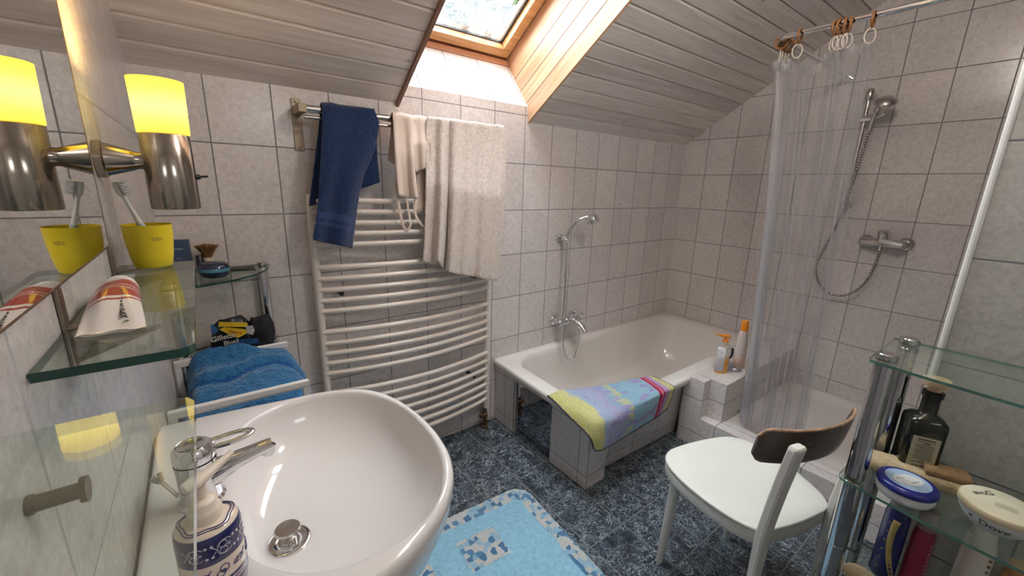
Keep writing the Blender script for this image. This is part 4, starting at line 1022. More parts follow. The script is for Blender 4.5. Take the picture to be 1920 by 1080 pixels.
text_on(m, 'Gillette', slant(-.024, .054, .12), .024, bold=.0006); text_on(m, 'Blue3', slant(-.004, .034, .12), .020, bold=.0004)
build('lettering', m, M['ink_white'], bagp, smooth=0, fix=False)
m = MB(); text_on(m, 'GRATIS', slant(.012, .0665, -.36), .011, bold=.0004); build('red_lettering', m, M['bag_red'], bagp, smooth=0, fix=False)
M['pouch'] = plain('black_fabric', (.010, .010, .016), .75, var=.2, bump=.3)
o = build('wash_pouch', crumple(.255, -.106, Z2, .042, .040, .118, 7.0, taper=.9), M['pouch'], smooth=60); tag(o, 'black fabric pouch on the corner rack beside the razor bag', 'pouch')

# ------------------------------------------------------------------ laundry basket with blue towel
ZB = .838; bx0, bx1, by0, by1 = .012, .303, -.655, -.312
lb = thing('laundry_basket', (.155, -.485, 0), 'white metal framed laundry basket standing between wash basin and corner rack', 'laundry basket')
def bar(mb, a, b, s=.0085):
    a, b = Vector(a), Vector(b); d = (b - a) / 2; u = Vector((0, 0, 1)) if abs(d.z) < .01 else Vector((1, 0, 0)); w = d.normalized().cross(u)
    mb.obox((a + b) / 2, d + d.normalized() * s, w * s, w.cross(d.normalized()) * s)
for yy, nm in ((by0, 'front_frame'), (by1, 'back_frame')):
    m = MB()
    bar(m, (bx0, yy, ZB), (bx1, yy, ZB)); bar(m, (bx0, yy, .02), (bx0, yy, ZB - .017)); bar(m, (bx1, yy, .02), (bx1, yy, ZB - .017)); bar(m, (bx0 + .017, yy, .10), (bx1 - .017, yy, .10)); bar(m, (bx0 + .017, yy, .46), (bx1 - .017, yy, .46))
    build(nm, m, M['frame_white'], lb, smooth=0, bevel=.0015)
m = MB()
for xx in (bx0, bx1):
    for z in (.10, .46):
        m = MB(); bar(m, (xx, by0 + .018, z), (xx, by1 - .018, z)); build('side_rail', m, M['frame_white'], lb, smooth=0)
M['bag_cloth'] = plain('white_bag_cloth', (.62, .61, .60), .9, var=.1, bump=.2)
m = MB(); m.rings([[Vector((a, b, z)) for a, b in rrect(bx0 + .022, by0 + .022, bx1 - .022, by1 - .022, .02, 4)] for z in (.115, .45, .70, .74)], caps=True); build('bag', m, M['bag_cloth'], lb, smooth=40)
# blue towel heaped in and over the basket
NX, NY = 54, 60; G = []
for j in range(NY + 1):
    v = j / NY; row = []           # v 0 back .. 1 front
    for i in range(NX + 1):
        u = i / NX
        x = lerp(.030, .328, u); y = lerp(-.3105, -.640, v)
        z = .813 + (.044 if u < .5 else lerp(.044, .004, min(1, (u - .5) / .2))) * math.exp(-((v - .02) / .10) ** 2) + .020 * math.sin(PI * u) - .050 * max(0, v - .62) / .38
        z += .014 * math.exp(-((v - .34 - .04 * math.sin(u * 7)) / .05) ** 2) - .016 * math.exp(-((v - .44 - .03 * math.sin(u * 7)) / .05) ** 2)
        z += .010 * noise.noise(Vector((u * 5, v * 5, 1.3))) + .005 * noise.noise(Vector((u * 14, v * 14, 5)))
        z += .012 * math.sin(u * 8 + v * 4) * v
        # hangs over the right side and tucks down on the left
        k = max(0, (u - .86) / .14); z -= .115 * k ** 1.6 * (1 - .3 * v); x += .020 * math.sin(min(1, k) * PI / 2) * (1 - v * .35)
        k = max(0, (.10 - u) / .10); z -= .060 * k ** 1.5
        k = max(0, (.03 - v) / .03); z -= .030 * k ** 1.4; 
        row.append(Vector((x, y, z)))
    G.append(row)
m = MB(); m.sheet(G)
for fi in range(len(m.f)):
    r, c = fi // NX, fi % NX
    a = .40 + .035 * math.sin(c / NX * 7)
    if abs(r / NY - a) < .012 or abs(r / NY - a - .035) < .008 or abs(r / NY - .03) < .012: m.m[fi] = 1
o = build('towel', m, [M['blue_terry'], M['blue_band']], smooth=180, solid=.008, fix=False); fuzz(o, 2, .006, .005)
tag(o, 'bright blue terry towel heaped in the white laundry basket', 'towel')
m = MB(); rows = []
for k in range(13):
    a = 2 * PI * k / 13 * .8
    rows.append([Vector((.022 + .012 * math.sin(a) + .001 * k, -.612 - .014 * math.cos(a) - .010 * s, .828 - .05 * s)) for s in [i / 8 for i in range(9)]])
m.sheet(rows); o2 = build('rolled_corner', m, M['blue_terry'], o, smooth=180, solid=.005, fix=False)

# ------------------------------------------------------------------ chair
ch = thing('chair', (1.495, -1.37, 0), 'white painted wooden chair with worn brown curved backrest', 'chair')
CY = math.radians(-17); CF = Vector((math.sin(-CY), math.cos(CY), 0)); CR = Vector((math.cos(CY), -math.sin(-CY), 0)); CC = Vector((1.495, -1.37, 0))
def cl(r, f, z): return CC + CR * r + CF * f + Vector((0, 0, z))
t = NT('chair_paint'); p = t.obj()
chip = t.math('MULTIPLY', t.mr(t.noise(p, 38, 4, .7), .66, .69), t.mr(t.noise(p, 5, 2), .50, .62))
M['chair_white'] = t.done(t.pbr(t.mix(chip, t.mix(t.noise(p, 6, 3), (.76, .75, .71), (.68, .665, .62)), (.20, .11, .055)), .32))
M['chair_top'] = plain('chair_laminate', (.75, .765, .72), .30, var=.03, scale=6)
t = NT('chair_brown'); p = t.obj()
chip = t.mr(t.noise(t.mapv(p, (1, 1, 2)), 20, 4, .65), .635, .66)
M['chair_brown'] = t.done(t.pbr(t.mix(chip, t.mix(t.noise(p, 8, 3), (.060, .040, .032), (.10, .072, .058)), (.36, .20, .10)), .38))
M['chair_edge'] = plain('bare_edge', (.42, .27, .17), .5, var=.5, scale=60)
SEAT = smooth_path([(-.150, -.185, 0), (-.195, -.10, 0), (-.214, .03, 0), (-.200, .135, 0), (-.150, .188, 0), (-.06, .203, 0), (.06, .203, 0), (.150, .188, 0), (.200, .135, 0), (.214, .03, 0), (.195, -.10, 0), (.150, -.185, 0), (.06, -.203, 0), (-.06, -.203, 0)], 6, closed=True)
def sr_(k, z): return [cl(q.x * k, q.y * k, z) for q in SEAT]
m = MB(); m.rings([sr_(.97, .395), sr_(.985, .397), sr_(.99, .402), sr_(.99, .437), sr_(.985, .440)], caps=True); build('seat_apron', m, M['chair_white'], ch, smooth=50)
m = MB(); m.rings([sr_(.985, .4405), sr_(1.0, .4415), sr_(1.003, .446), sr_(.998, .4495), sr_(.985, .451), sr_(.8, .4495), sr_(.4, .4485)], caps=True); build('seat', m, M['chair_top'], ch, smooth=50)
m = MB(); m.rings([sr_(.992, .4385), sr_(.997, .4395), sr_(.994, .4412)], caps=False); build('seat_edge', m, M['chair_edge'], ch, smooth=0)
for s in (-1, 1):
    m = MB(); m.tube([cl(s * .150, .128, .44), cl(s * .158, .131, .25), cl(s * .170, .137, .012), cl(s * .170, .137, .002)], [.0195, .0185, .0125, .0115], 18); build('leg', m, M['chair_white'], ch, smooth=60)
for s in (-1, 1):
    m = MB(); P = smooth_path([Vector((s * r, f, z)) for r, f, z in ((.158, -.226, .002), (.151, -.204, .20), (.150, -.203, .42), (.150, -.213, .55), (.150, -.228, .67), (.150, -.241, .757))], 5)
    rg2 = []
    for i, p in enumerate(P):
        k = min(1, .62 + .38 * i / 10); wr, wf = .0205 * k, .0130 * k; b_ = .005
        rg2.append([cl(p.x + a_, p.y + c_, p.z) for a_, c_ in ((wr - b_, -wf), (wr, -wf + b_), (wr, wf - b_), (wr - b_, wf), (-wr + b_, wf), (-wr, wf - b_), (-wr, -wf + b_), (-wr + b_, -wf))])
    c_ = sum(rg2[-1], Vector()) / 8; rg2.append([c_ + (q - c_) * .8 + Vector((0, 0, .005)) for q in rg2[-1]])
    m.rings(rg2, caps=True); build('leg', m, M['chair_white'], ch, smooth=40)
G0, G1 = [], []
m = MB(); rings = []
for i in range(33):
    u = i / 32 * 2 - 1; r = .196 * u + .010; f = -.236 + .058 * abs(u) ** 2.2; hh = .057 * (1 - .0 * u) * (1 - max(0, (abs(u) - .88) / .12) ** 2 * .45)
    n_ = (CF + CR * (-.55 * u)).normalized(); lean = CF * -.16
    c = cl(r, f + .0245, .716); ring = []
    for (dn, dz) in [(.0055 * math.cos(a), math.sin(a)) for a in [2 * PI * k / 20 for k in range(20)]]:
        zz = math.copysign(min(1, abs(dz) * 1.04) ** .5, dz) * hh; ring.append(c + n_ * (dn * (1 if abs(dz) < .98 else .6)) + (lean + Vector((0, 0, 1))) * zz)
    rings.append(ring)
m.rings(rings, caps=True); o = build('backrest', m, M['chair_brown'], ch, smooth=50)
# worn upper edge
m = MB(); E_ = []
for i in range(33):
    u = i / 32 * 2 - 1; r = .196 * u + .010; f = -.236 + .058 * abs(u) ** 2.2; hh = .057 * (1 - max(0, (abs(u) - .88) / .12) ** 2 * .45)
    E_.append(cl(r, f + .0245, .716) + (CF * -.16 + Vector((0, 0, 1))) * (hh + .0002))
m.tube(E_, .0042, 10); build('worn_edge', m, M['chair_edge'], ch, smooth=60)

# ------------------------------------------------------------------ bath rug
ru_c = Vector((.857, -.993, 0)); RXv = Vector((.9976, -.069, 0)); RYv = Vector((.069, .9976, 0))
HW, HL = .305, .452; NXR, NYR = 92, 136; V = []; m = MB()
def inside(a, b):
    r = .085; dx = max(0, abs(a) - (HW - r)); dy = max(0, abs(b) - (HL - r)); return math.hypot(dx, dy) - r
rects = [(-.115, .315, .16, .13), (.115, .10, .17, .13), (-.10, -.10, .17, .13), (.11, -.31, .17, .13)]
rects = [(-.03, .232, .085, .075), (-.03, -.03, .085, .075), (-.03, -.29, .085, .075)]
idx = {}
for j in range(NYR + 1):
    for i in range(NXR + 1):
        a = lerp(-HW, HW, i / NXR); b = lerp(-HL, HL, j / NYR); d = inside(a, b)
        if d > 0:
            r = .085; cx = math.copysign(HW - r, a); cy = math.copysign(HL - r, b); ll = math.hypot(a - cx, b - cy); a = cx + (a - cx) / ll * r; b = cy + (b - cy) / ll * r; d = 0
        h = .004 + .016 * min(1, -d / .012) ** .6 + .0022 * noise.noise(Vector((a * 90, b * 90, 0))) + .0015 * noise.noise(Vector((a * 260, b * 260, 4)))
        w = .004 * noise.noise(Vector((a * 60, b * 60, 9)))
        p = ru_c + RXv * (a + w * (1 if d > -.01 else 0)) + RYv * (b + w * (1 if d > -.01 else 0)); p.z = max(.002, h); idx[i, j] = len(V); V.append((p, a, b))
fs, ms = [], []
for j in range(NYR):
    for i in range(NXR):
        q = [idx[i, j], idx[i + 1, j], idx[i + 1, j + 1], idx[i, j + 1]]; a = sum(V[k][1] for k in q) / 4; b = sum(V[k][2] for k in q) / 4
        d = -inside(a, b); mo = d < .074 + .006 * noise.noise(Vector((a * 40, b * 40, 2)))
        for cx, cy, w, h in rects: mo = mo or (abs(a - cx) < w and abs(b - cy) < h)
        fs.append(q); ms.append(1 if mo else 0)
m.v = [v[0] for v in V]; m.f = fs; m.m = ms
# skirt to the floor
o = build('bath_rug', m, [M['rug_blue'], M['rug_mosaic']], smooth=180, loc=(ru_c.x, ru_c.y, 0), fix=False)
tag(o, 'fluffy light blue bath rug with white and blue mosaic patches on the floor', 'rug')

# ------------------------------------------------------------------ bath mat laid over the tub rim
def at_xy(P): return [Vector(p) for p in P]
rowA = [(1.362, -.527, .408), (1.40, -.520, .4045), (1.455, -.520, .4035), (1.53, -.550, .4035), (1.64, -.590, .4035), (1.75, -.622, .4035), (1.86, -.648, .404), (1.94, -.668, .404), (1.985, -.688, .404)]
rowB = [(1.357, -.600, .400), (1.385, -.600, .409), (1.44, -.610, .409), (1.52, -.650, .409), (1.63, -.690, .408), (1.73, -.705, .408), (1.84, -.720, .408), (1.92, -.735, .407), (1.982, -.745, .406)]
rowC = [(1.353, -.690, .380), (1.380, -.700, .411), (1.43, -.740, .412), (1.50, -.770, .410), (1.60, -.790, .409), (1.70, -.806, .408), (1.80, -.815, .408), (1.89, -.820, .407), (1.972, -.822, .405)]
rowD = [(1.352, -.770, .363), (1.374, -.797, .409), (1.42, -.818, .402), (1.49, -.822, .388), (1.58, -.824, .380), (1.68, -.826, .378), (1.79, -.828, .38), (1.88, -.829, .38), (1.962, -.829, .378)]
rowE = [(1.358, -.815, .338), (1.378, -.832, .350), (1.42, -.832, .335), (1.48, -.829, .325), (1.57, -.829, .320), (1.67, -.829, .318), (1.78, -.830, .325), (1.86, -.830, .325), (1.945, -.828, .33)]
rowF = [(1.374, -.826, .285), (1.388, -.834, .275), (1.42, -.832, .266), (1.47, -.829, .262), (1.56, -.828, .264), (1.66, -.828, .270), (1.77, -.829, .278), (1.85, -.829, .283), (1.93, -.826, .298)]
ctrl = [smooth_path(r, 10) for r in (rowA, rowB, rowC, rowD, rowE, rowF)]
cols = [smooth_path([r[i] for r in ctrl], 8) for i in range(len(ctrl[0]))]
GM = [[cols[i][k] + Vector((0, 0, .0015 * noise.noise(Vector((i * .35, k * .4, 0))))) for i in range(len(cols))] for k in range(len(cols[0]))]
t = NT('bath_mat_print'); uv = t.nt.nodes.new('ShaderNodeUVMap'); q0 = uv.outputs[0]
wv = t.nt.nodes.new('ShaderNodeVectorMath'); wv.operation = 'MULTIPLY_ADD'; nz = t.nt.nodes.new('ShaderNodeTexNoise'); t.put(nz.inputs['Vector'], q0); nz.inputs['Scale'].default_value = 4.5; nz.inputs['Detail'].default_value = 3
t.put(wv.inputs[0], nz.outputs['Color']); wv.inputs[1].default_value = (.20, .30, 0); t.put(wv.inputs[2], q0)
q = t.sep(wv.outputs[0]); qq = t.sep(q0)
base = t.ramp(t.math('SUBTRACT', q[0], .10), [(0.0, (.70, .67, .26)), (.27, (.76, .74, .36)), (.30, (.44, .58, .78)), (.37, (.46, .54, .76)), (.44, (.50, .48, .70)), (.48, (.34, .54, .72)), (.55, (.66, .68, .38)), (.565, (.34, .58, .74)), (.72, (.38, .62, .76))])
nzb = t.noise(q0, 7, 2); base = t.mix(t.math('MULTIPLY', t.mr(nzb, .52, .60), t.math('MULTIPLY', t.math('GREATER_THAN', qq[0], .34), t.math('LESS_THAN', qq[0], .80))), base, (.42, .40, .70))
xs = t.math('ADD', qq[0], t.math('MULTIPLY', t.math('SUBTRACT', t.noise(q0, 6, 2), .5), .03))
strp = t.ramp(xs, [(0, (0, 0, 0)), (.815, (.62, .04, .12)), (.845, (.76, .60, .64)), (.855, (.60, .05, .14)), (.875, (.56, .36, .66)), (.905, (.60, .42, .72)), (.918, (.74, .72, .36))])
for e in t.nt.nodes:
    if e.type == 'VALTORGB' and e.color_ramp.elements[0].color[0] == 0 and len(e.color_ramp.elements) == 7: e.color_ramp.interpolation = 'CONSTANT'
base = t.mix(t.math('GREATER_THAN', xs, .815), base, strp)
h = t.noise(t.pos(), 320, 3, .7); base = t.mix(1.0, base, t.ramp(h, [(.34, (.58, .58, .58)), (.62, (1.12, 1.12, 1.12))]), 'MULTIPLY')
M['mat_print'] = t.done(t.pbr(base, .95, 0, t.bump(h, 1.0, .005), spec=.1)); M['mat_hem'] = plain('mat_hem', (.05, .045, .06), .8)
m = MB(); m.sheet(GM); mat_o = build('bath_mat', m, M['mat_print'], smooth=180, solid=.006, fix=False); fuzz(mat_o, 1, .005, .003)
uvl = mat_o.data.uv_layers.new(name='UVMap'); NCm = len(GM[0]); NRm = len(GM)
for lp_ in mat_o.data.loops:
    k = lp_.vertex_index; uvl.data[lp_.index].uv = ((k % NCm) / (NCm - 1), (k // NCm) / (NRm - 1))
tag(mat_o, 'colourful yellow, blue and pink terry mat draped over the bathtub corner', 'bath mat')
m = MB(); m.tube([GM[k][0] for k in range(NRm)], .0048, 8); m.tube([p + Vector((0, -.001, 0)) for p in GM[-1]], .0042, 8); m.tube([GM[k][-1] for k in range(NRm)], .0040, 8); build('hem', m, M['mat_hem'], mat_o, smooth=60)

# ------------------------------------------------------------------ bottles on the tiled ledge
LZ = .3972
def liquid(name, c, a=.25): return plain(name, c, .12, var=.05, coat=.4)
M['amber'] = plain('orange_gel', (.80, .36, .03), .12, var=.08, coat=.5); M['label_white'] = plain('white_label', (.74, .73, .76), .4, var=.03)
b1 = Vector((2.375, -.868, LZ)); pb = thing('pump_bottle', b1, 'clear pump bottle of orange gel with orange nozzle on the tiled ledge', 'bottle')
def erings(c, prof, n=32, yaw=0.0):
    out = []
    for a, b, z in prof:
        out.append([c + Vector((a * math.cos(2 * PI * i / n) * math.cos(yaw) - b * math.sin(2 * PI * i / n) * math.sin(yaw), a * math.cos(2 * PI * i / n) * math.sin(yaw) + b * math.sin(2 * PI * i / n) * math.cos(yaw), z)) for i in range(n)])
    return out
yw = math.radians(-32)
m = MB(); m.rings(erings(b1, [(.034, .020, 0), (.037, .022, .004), (.037, .022, .085)], yaw=yw)); build('gel', m, M['amber'], pb, smooth=50)
m = MB(); m.rings(erings(b1, [(.0372, .0222, .0855), (.0372, .0222, .150), (.034, .020, .166), (.014, .013, .178), (.014, .013, .188)], yaw=yw)); build('bottle', m, M['bottle_clear'], pb, smooth=50)
m = MB()
def ell(th, zz, k=1.02): return b1 + Vector((.037 * k * math.cos(th) * math.cos(yw) - .0222 * k * math.sin(th) * math.sin(yw), .037 * k * math.cos(th) * math.sin(yw) + .0222 * k * math.sin(th) * math.cos(yw), zz))
m.sheet([[ell(math.radians(lerp(180, 268, i / 12)), z) for i in range(13)] for z in (.012, .158)]); lbl = build('label', m, M['label_white'], pb, smooth=60, solid=.0006, fix=False)
m = MB()
for k in range(9):
    zz = .140 - k * .0115; a0, a1 = 190, 190 + (60 if k % 3 else 46)
    m.sheet([[ell(math.radians(lerp(a0, a1, i / 8)), z, 1.035) for i in range(9)] for z in (zz, zz + .0028)])
m.sheet([[ell(math.radians(lerp(192, 212, i / 4)), z, 1.035) for i in range(5)] for z in (.016, .030)])
M['label_ink'] = plain('grey_print', (.30, .28, .36), .5); build('label_print', m, M['label_ink'], lbl, smooth=0, fix=False)
m = MB(); m.lathe([(.001, .186), (.0165, .186), (.0165, .198), (.006, .200), (.006, .212), (.001, .212)], b1, 20)
dv = Vector((-.82, .57, 0)).normalized()
m.tube([b1 + Vector((0, 0, .216)) - dv * .018, b1 + Vector((0, 0, .219)), b1 + Vector((0, 0, .222)) + dv * .025, b1 + Vector((0, 0, .230)) + dv * .062], [(.008, .013), (.010, .017), (.007, .011), (.003, .004)], 14, flat=(0, 0, 1)); build('pump', m, M['orange'], pb, smooth=50)
b2 = Vector((2.525, -.895, LZ)); sbm = thing('shampoo_bottle', b2, 'tall frosted bottle with orange cap on the ledge beside the curtain', 'bottle')
M['frost'] = plain('frosted_bottle', (.70, .62, .58), .25, var=.05, coat=.2); M['frost_low'] = plain('pink_liquid', (.74, .52, .42), .3, var=.05)
m = MB(); m.rings(erings(b2, [(.030, .022, 0), (.033, .024, .004), (.034, .025, .07)], yaw=yw)); build('liquid', m, M['frost_low'], sbm, smooth=50)
m = MB(); m.rings(erings(b2, [(.034, .025, .0705), (.032, .024, .14), (.028, .021, .20), (.024, .019, .222), (.016, .016, .230)], yaw=yw)); build('bottle', m, M['frost'], sbm, smooth=50)
m = MB(); m.lathe([(.001, .229), (.019, .229), (.020, .25), (.018, .285), (.014, .291), (.001, .292)], b2, 24); build('cap', m, M['orange'], sbm, smooth=50)
rz2 = thing('razor', (2.47, -.87, LZ), 'black handled razor on crumpled foil wrappers on the tiled ledge', 'razor')
m = MB(); m.tube(smooth_path([(2.435, -.845, LZ + .052), (2.465, -.862, LZ + .060), (2.50, -.862, LZ + .075), (2.535, -.845, LZ + .098)], 5), [.0075] * 16, 10); build('handle', m, M['black'], rz2, smooth=60)
m = MB(); m.obox((2.425, -.842, LZ + .044), (.012, .008, 0), (-.014, .020, 0), (0, 0, .006)); build('head', m, M['black'], rz2, bevel=.002)
for i, (cx, cy, w, h, lb_) in enumerate(((2.452, -.868, .045, .040, 'crumpled silver wrapper under the black razor on the ledge'), (2.480, -.905, .042, .012, 'flat printed sachet lying in front of the tall frosted bottle'))):
    o = build('foil_wrapper' if i == 0 else 'sachet', crumple(cx, cy, LZ, w, .026, h, 11 + i * 5, taper=.6), M['bag_silver'], smooth=40); tag(o, lb_, 'wrapper')

# ------------------------------------------------------------------ shower curtain on an L shaped rail
RX, RY, RZZ = 2.203, -.958, 2.04
cr = thing('curtain_rail', (RX, -1.3, RZZ), 'bent chrome shower curtain rail under the boarded ceiling', 'curtain rail')
m = MB(); m.tube([(XR - .002, RY, RZZ)] + [(RX + .03, RY, RZZ)] + [(RX + .03 - .03 * math.sin(a), RY - .03 + .03 * math.cos(a), RZZ) for a in [PI / 2 * i / 6 for i in range(1, 7)]] + [(RX, YP + .002, RZZ)], .0115, 16); build('rail', m, M['chrome'], cr, smooth=60)
for fa_, fb_ in (((XR - .001, RY, RZZ), (XR - .008, RY, RZZ)), ((RX, YP + .001, RZZ), (RX, YP + .008, RZZ))):
    m = MB(); m.tube([fa_, fb_], .024, 20); build('flange', m, M['chrome'], cr, smooth=50)
cu = thing('shower_curtain', (2.26, -1.15, .19), 'clear vinyl shower curtain gathered in vertical folds', 'shower curtain')
NU, NV = 260, 70
def top_pt(u):
    if u < .25: x = lerp(2.330, RX + .012, u / .25); return Vector((x, RY + .004, 0))
    v = (u - .25) / .75; return Vector((RX + .010, lerp(RY - .004, -1.290, v), 0))
G = []
for j in range(NV + 1):
    v = j / NV; row = []
    for i in range(NU + 1):
        u = i / NU; tp_ = top_pt(u)
        bt_ = Vector((lerp(2.350, 2.292, u / .25) if u < .25 else lerp(2.292, 2.300, (u - .25) / .75), lerp(-1.040, -1.070, u / .25) if u < .25 else lerp(-1.070, -1.318, (u - .25) / .75), 0))
        k = v ** .55 if v > 0 else 0; p = tp_.lerp(bt_, k)
        sag = .050 * math.sin(PI * max(0, min(1, (u - .40) / .30))) if .40 < u < .70 else .012 * abs(math.sin(u * 40))
        zt = RZZ - .082 - sag * (1 - .2 * v); z = lerp(zt, .192, v)
        ph = 2 * PI * (u * 13 + 1.3 * noise.noise(Vector((u * 7, v * .7, 3)))) + .8 * math.sin(v * 2.2 + u * 6)
        am = .017 + .008 * v + .012 * noise.noise(Vector((u * 11, v * .6, 8)))
        if u < .25: dxy = Vector((.25, 1, 0))
        else: dxy = Vector((1, .15, 0))
        p = p + dxy * (am * math.sin(ph) + .009 * math.sin(ph * 2.3 + v * 3 + 4 * noise.noise(Vector((u * 5, v, 1)))) + .004 * noise.noise(Vector((u * 60, v * 4, 0)))) + Vector((-dxy.y, dxy.x, 0)) * (.008 * math.cos(ph))
        p.x = max(p.x, 2.270 if z < .2 else 2.0)
        row.append(Vector((p.x, p.y, z)))
    G.append(row)
m = MB(); m.sheet(G); build('vinyl_sheet', m, M['vinyl'], cu, smooth=180, fix=False)
M['hem_vinyl'] = clear('curtain_hem_vinyl', (.93, .93, .94), .3, .20, (.86, .87, .90), .15)
m = MB(); m.sheet([[p + Vector((0, 0, dz)) + Vector((-.002, -.002, 0)) for p in G[0]] for dz in (.001, -.016, -.034)]); build('top_hem', m, M['hem_vinyl'], cu, smooth=180, fix=False)
M['ring_wood'] = plain('varnished_ring_wood', (.34, .15, .05), .35, var=.25, scale=80); M['ring_white'] = plain('ivory_ring', (.76, .70, .62), .4, var=.04)
ring_spots = []
for k in range(4): ring_spots.append(('x', 2.230 + k * .026, 'wooden curtain ring in the bunch hanging round the bend of the rail'))
ring_spots.append(('y', -1.035, 'single wooden curtain ring hanging between the two bunches on the rail'))
for k in range(4): ring_spots.append(('y', -1.160 - k * .0145, 'wooden curtain ring in the bunch of four on the straight rail'))
ring_spots.append(('y', -1.272, 'wooden curtain ring nearest the camera on the shower rail'))
for n_, (ax, c, lab) in enumerate(ring_spots):
    pos = Vector((c, RY, RZZ)) if ax == 'x' else Vector((RX, c, RZZ))
    tilt = rnd.uniform(-.35, .35); L_ = Vector((0, 1, 0)) if ax == 'x' else Vector((1, 0, 0)); Ax = Vector((1, 0, 0)) if ax == 'x' else Vector((0, 1, 0))
    e1 = (L_ + Ax * tilt).normalized(); ce = pos + Vector((0, 0, -.0125))
    o = thing('curtain_ring', pos, lab, 'curtain ring', 'rings carrying the shower curtain')
    m = MB(); m.tube([ce + e1 * (.0245 * math.cos(a)) + Vector((0, 0, .0245 * math.sin(a))) for a in [2 * PI * i / 28 for i in range(28)]], .0048, 8, closed=True, caps=False); build('wood_ring', m, M['ring_wood'], o, smooth=60)
    m = MB(); m.lathe([(.001, -.004), (.003, -.004), (.003, .004), (.001, .004)], ce + Vector((0, 0, -.0285)), 8); build('eyelet', m, M['ring_wood'], o)
    c2 = ce + Vector((0, 0, -.056)); e2 = (e1 * .5 + Ax * (.87 if rnd.random() < .6 else -.6)).normalized()
    m = MB(); m.tube([c2 + e2 * (.0185 * math.cos(a)) + Vector((0, 0, .0255 * math.sin(a))) for a in [2 * PI * i / 28 for i in range(28)]], .0023, 8, closed=True, caps=False); build('plastic_ring', m, M['ring_white'], o, smooth=60)
# ------------------------------------------------------------------ glass rack against the partition wall (right)
rk = thing('glass_rack', (1.37, -1.95, 0), 'chrome post rack with glass shelves against the grey partition wall', 'rack')
SZ = (1.048, .750, .452, .154)
PA, PB, PC_, PD = (1.276, -1.676), (1.452, -1.684), (1.250, -2.26), (1.452, -2.26)
def plate(z):
    front = [(1.246, -1.664), (1.235, -1.74), (1.224, -1.85), (1.220, -1.96), (1.224, -2.07), (1.235, -2.18), (1.246, -2.27)]
    pl = [(1.488, -1.652), (1.488, -2.285), (1.262, -2.285)] + [(p.x, p.y) for p in reversed(smooth_path([(a, b, 0) for a, b in front], 5))] + [(1.252, -1.654), (1.264, -1.650)]
    m = MB(); m.prism(list(reversed(pl)), z - .006, z, 'z', 0, 1); return m
for z in SZ: build('glass_plate', plate(z), [M['glass'], M['glass_edge_pale']], rk, smooth=0, fix=False)
for (x, y) in (PA, PB, PC_, PD):
    m = MB(); zz = [.001] + [v for z in reversed(SZ) for v in (z - .0065, z + .0005)] + [SZ[0] + .016]
    for a, b in zip(zz[::2], zz[1::2]): m.tube([(x, y, a), (x, y, a + .0015), (x, y, b - .0015), (x, y, b)], [.0175, .0190, .0190, .0175], 28)
    m.tube([(x, y, .56), (x, y, .563)], .0197, 28)
    build('post', m, M['chrome_post'], rk, smooth=40)
GZ2 = SZ[1] + .0004; GZ3 = SZ[2] + .0004
class SMB(MB):
    def __init__(s, c, k): super().__init__(); s.c = Vector(c); s.k = k
    def add(s, vs, fs, m=0): return super().add([s.c + (Vector(v) - s.c) * s.k for v in vs], fs, m)
# dark oil bottle
base = at(1707, 878, 2, GZ2); base.z = GZ2; H = zat(base, 708) - GZ2
ob = thing('oil_bottle', base, 'square dark green bottle with wooden stopper and beige label on the glass rack', 'bottle')
M['dark_glass'] = plain('dark_green_glass', (.010, .010, .008), .12, var=.1); M['label_beige'] = plain('beige_label', (.46, .42, .29), .5, var=.06); M['cork'] = plain('turned_wood_stopper', (.66, .46, .30), .5, var=.15)
Yb = math.radians(24); BXv = Vector((math.cos(Yb), math.sin(Yb), 0)); BYv = Vector((-math.sin(Yb), math.cos(Yb), 0))
def sq(k, z, w=.0345, r=.35):
    out = []
    for a, b in rrect(-w * k, -w * k, w * k, w * k, w * k * r, 5): out.append(base + BXv * a + BYv * b + Vector((0, 0, z)))
    return out
hS = H * .60
m = MB(); m.rings([sq(.92, 0), sq(1, .004), sq(1, hS * .88), sq(.97, hS * .94), sq(.80, hS * 1.0, r=.6), sq(.52, hS * 1.045, r=.95), sq(.47, hS * 1.06, r=1), sq(.46, H * .80, r=1), sq(.55, H * .803, r=1), sq(.56, H * .855, r=1), sq(.50, H * .862, r=1)]); build('bottle', m, M['dark_glass'], ob, smooth=50)
m = MB(); m.lathe([(.001, H * .86), (.0125, H * .86), (.0135, H * .90), (.022, H * .915), (.0245, H * .94), (.0235, H * .985), (.019, H * .992), (.012, H * .985), (.006, H), (.001, H)], base, 28); build('stopper', m, M['cork'], ob, smooth=40)
def face(nv, tv, d): return lambda u, v: base + nv * (.0345 + d) + tv * u + Vector((0, 0, v))
f1 = face(-BXv, -BYv, .0004); f2 = face(-BYv, BXv, .0004)
m = MB(); m.box((0, 0, 0), (0, 0, 0)); m = MB()
lz0, lz1 = hS * .13, hS * .72
for fn, w in ((f1, .024), (f2, .022)):
    m = MB(); m.sheet([[fn(-w, z), fn(w, z)] for z in (lz0, lz1)]); build('label', m, M['label_beige'], ob, smooth=0, solid=.0005, fix=False)
for nv, tv in ((-BXv, -BYv), (-BYv, BXv)):
    m = MB(); fn = face(nv, tv, .0009)
    for k in range(13):
        zz = lerp(lz1 - .008, lz0 + .020, k / 12); w = .017 if k not in (0, 2, 11) else (.015 if k == 0 else .008)
        m.sheet([[fn(-w + .002 * (k % 3), z), fn(w - .0015 * (k % 2), z)] for z in (zz, zz + (.0014 if k not in (0, 2) else .0026))])
    for i in range(18):
        if i % 5 != 3: m.sheet([[fn(-.014 + i * .0016, z), fn(-.0130 + i * .0016, z)] for z in (lz0 + .004, lz0 + .013)])
    build('label_print', m, M['ink'], ob, smooth=0, fix=False)
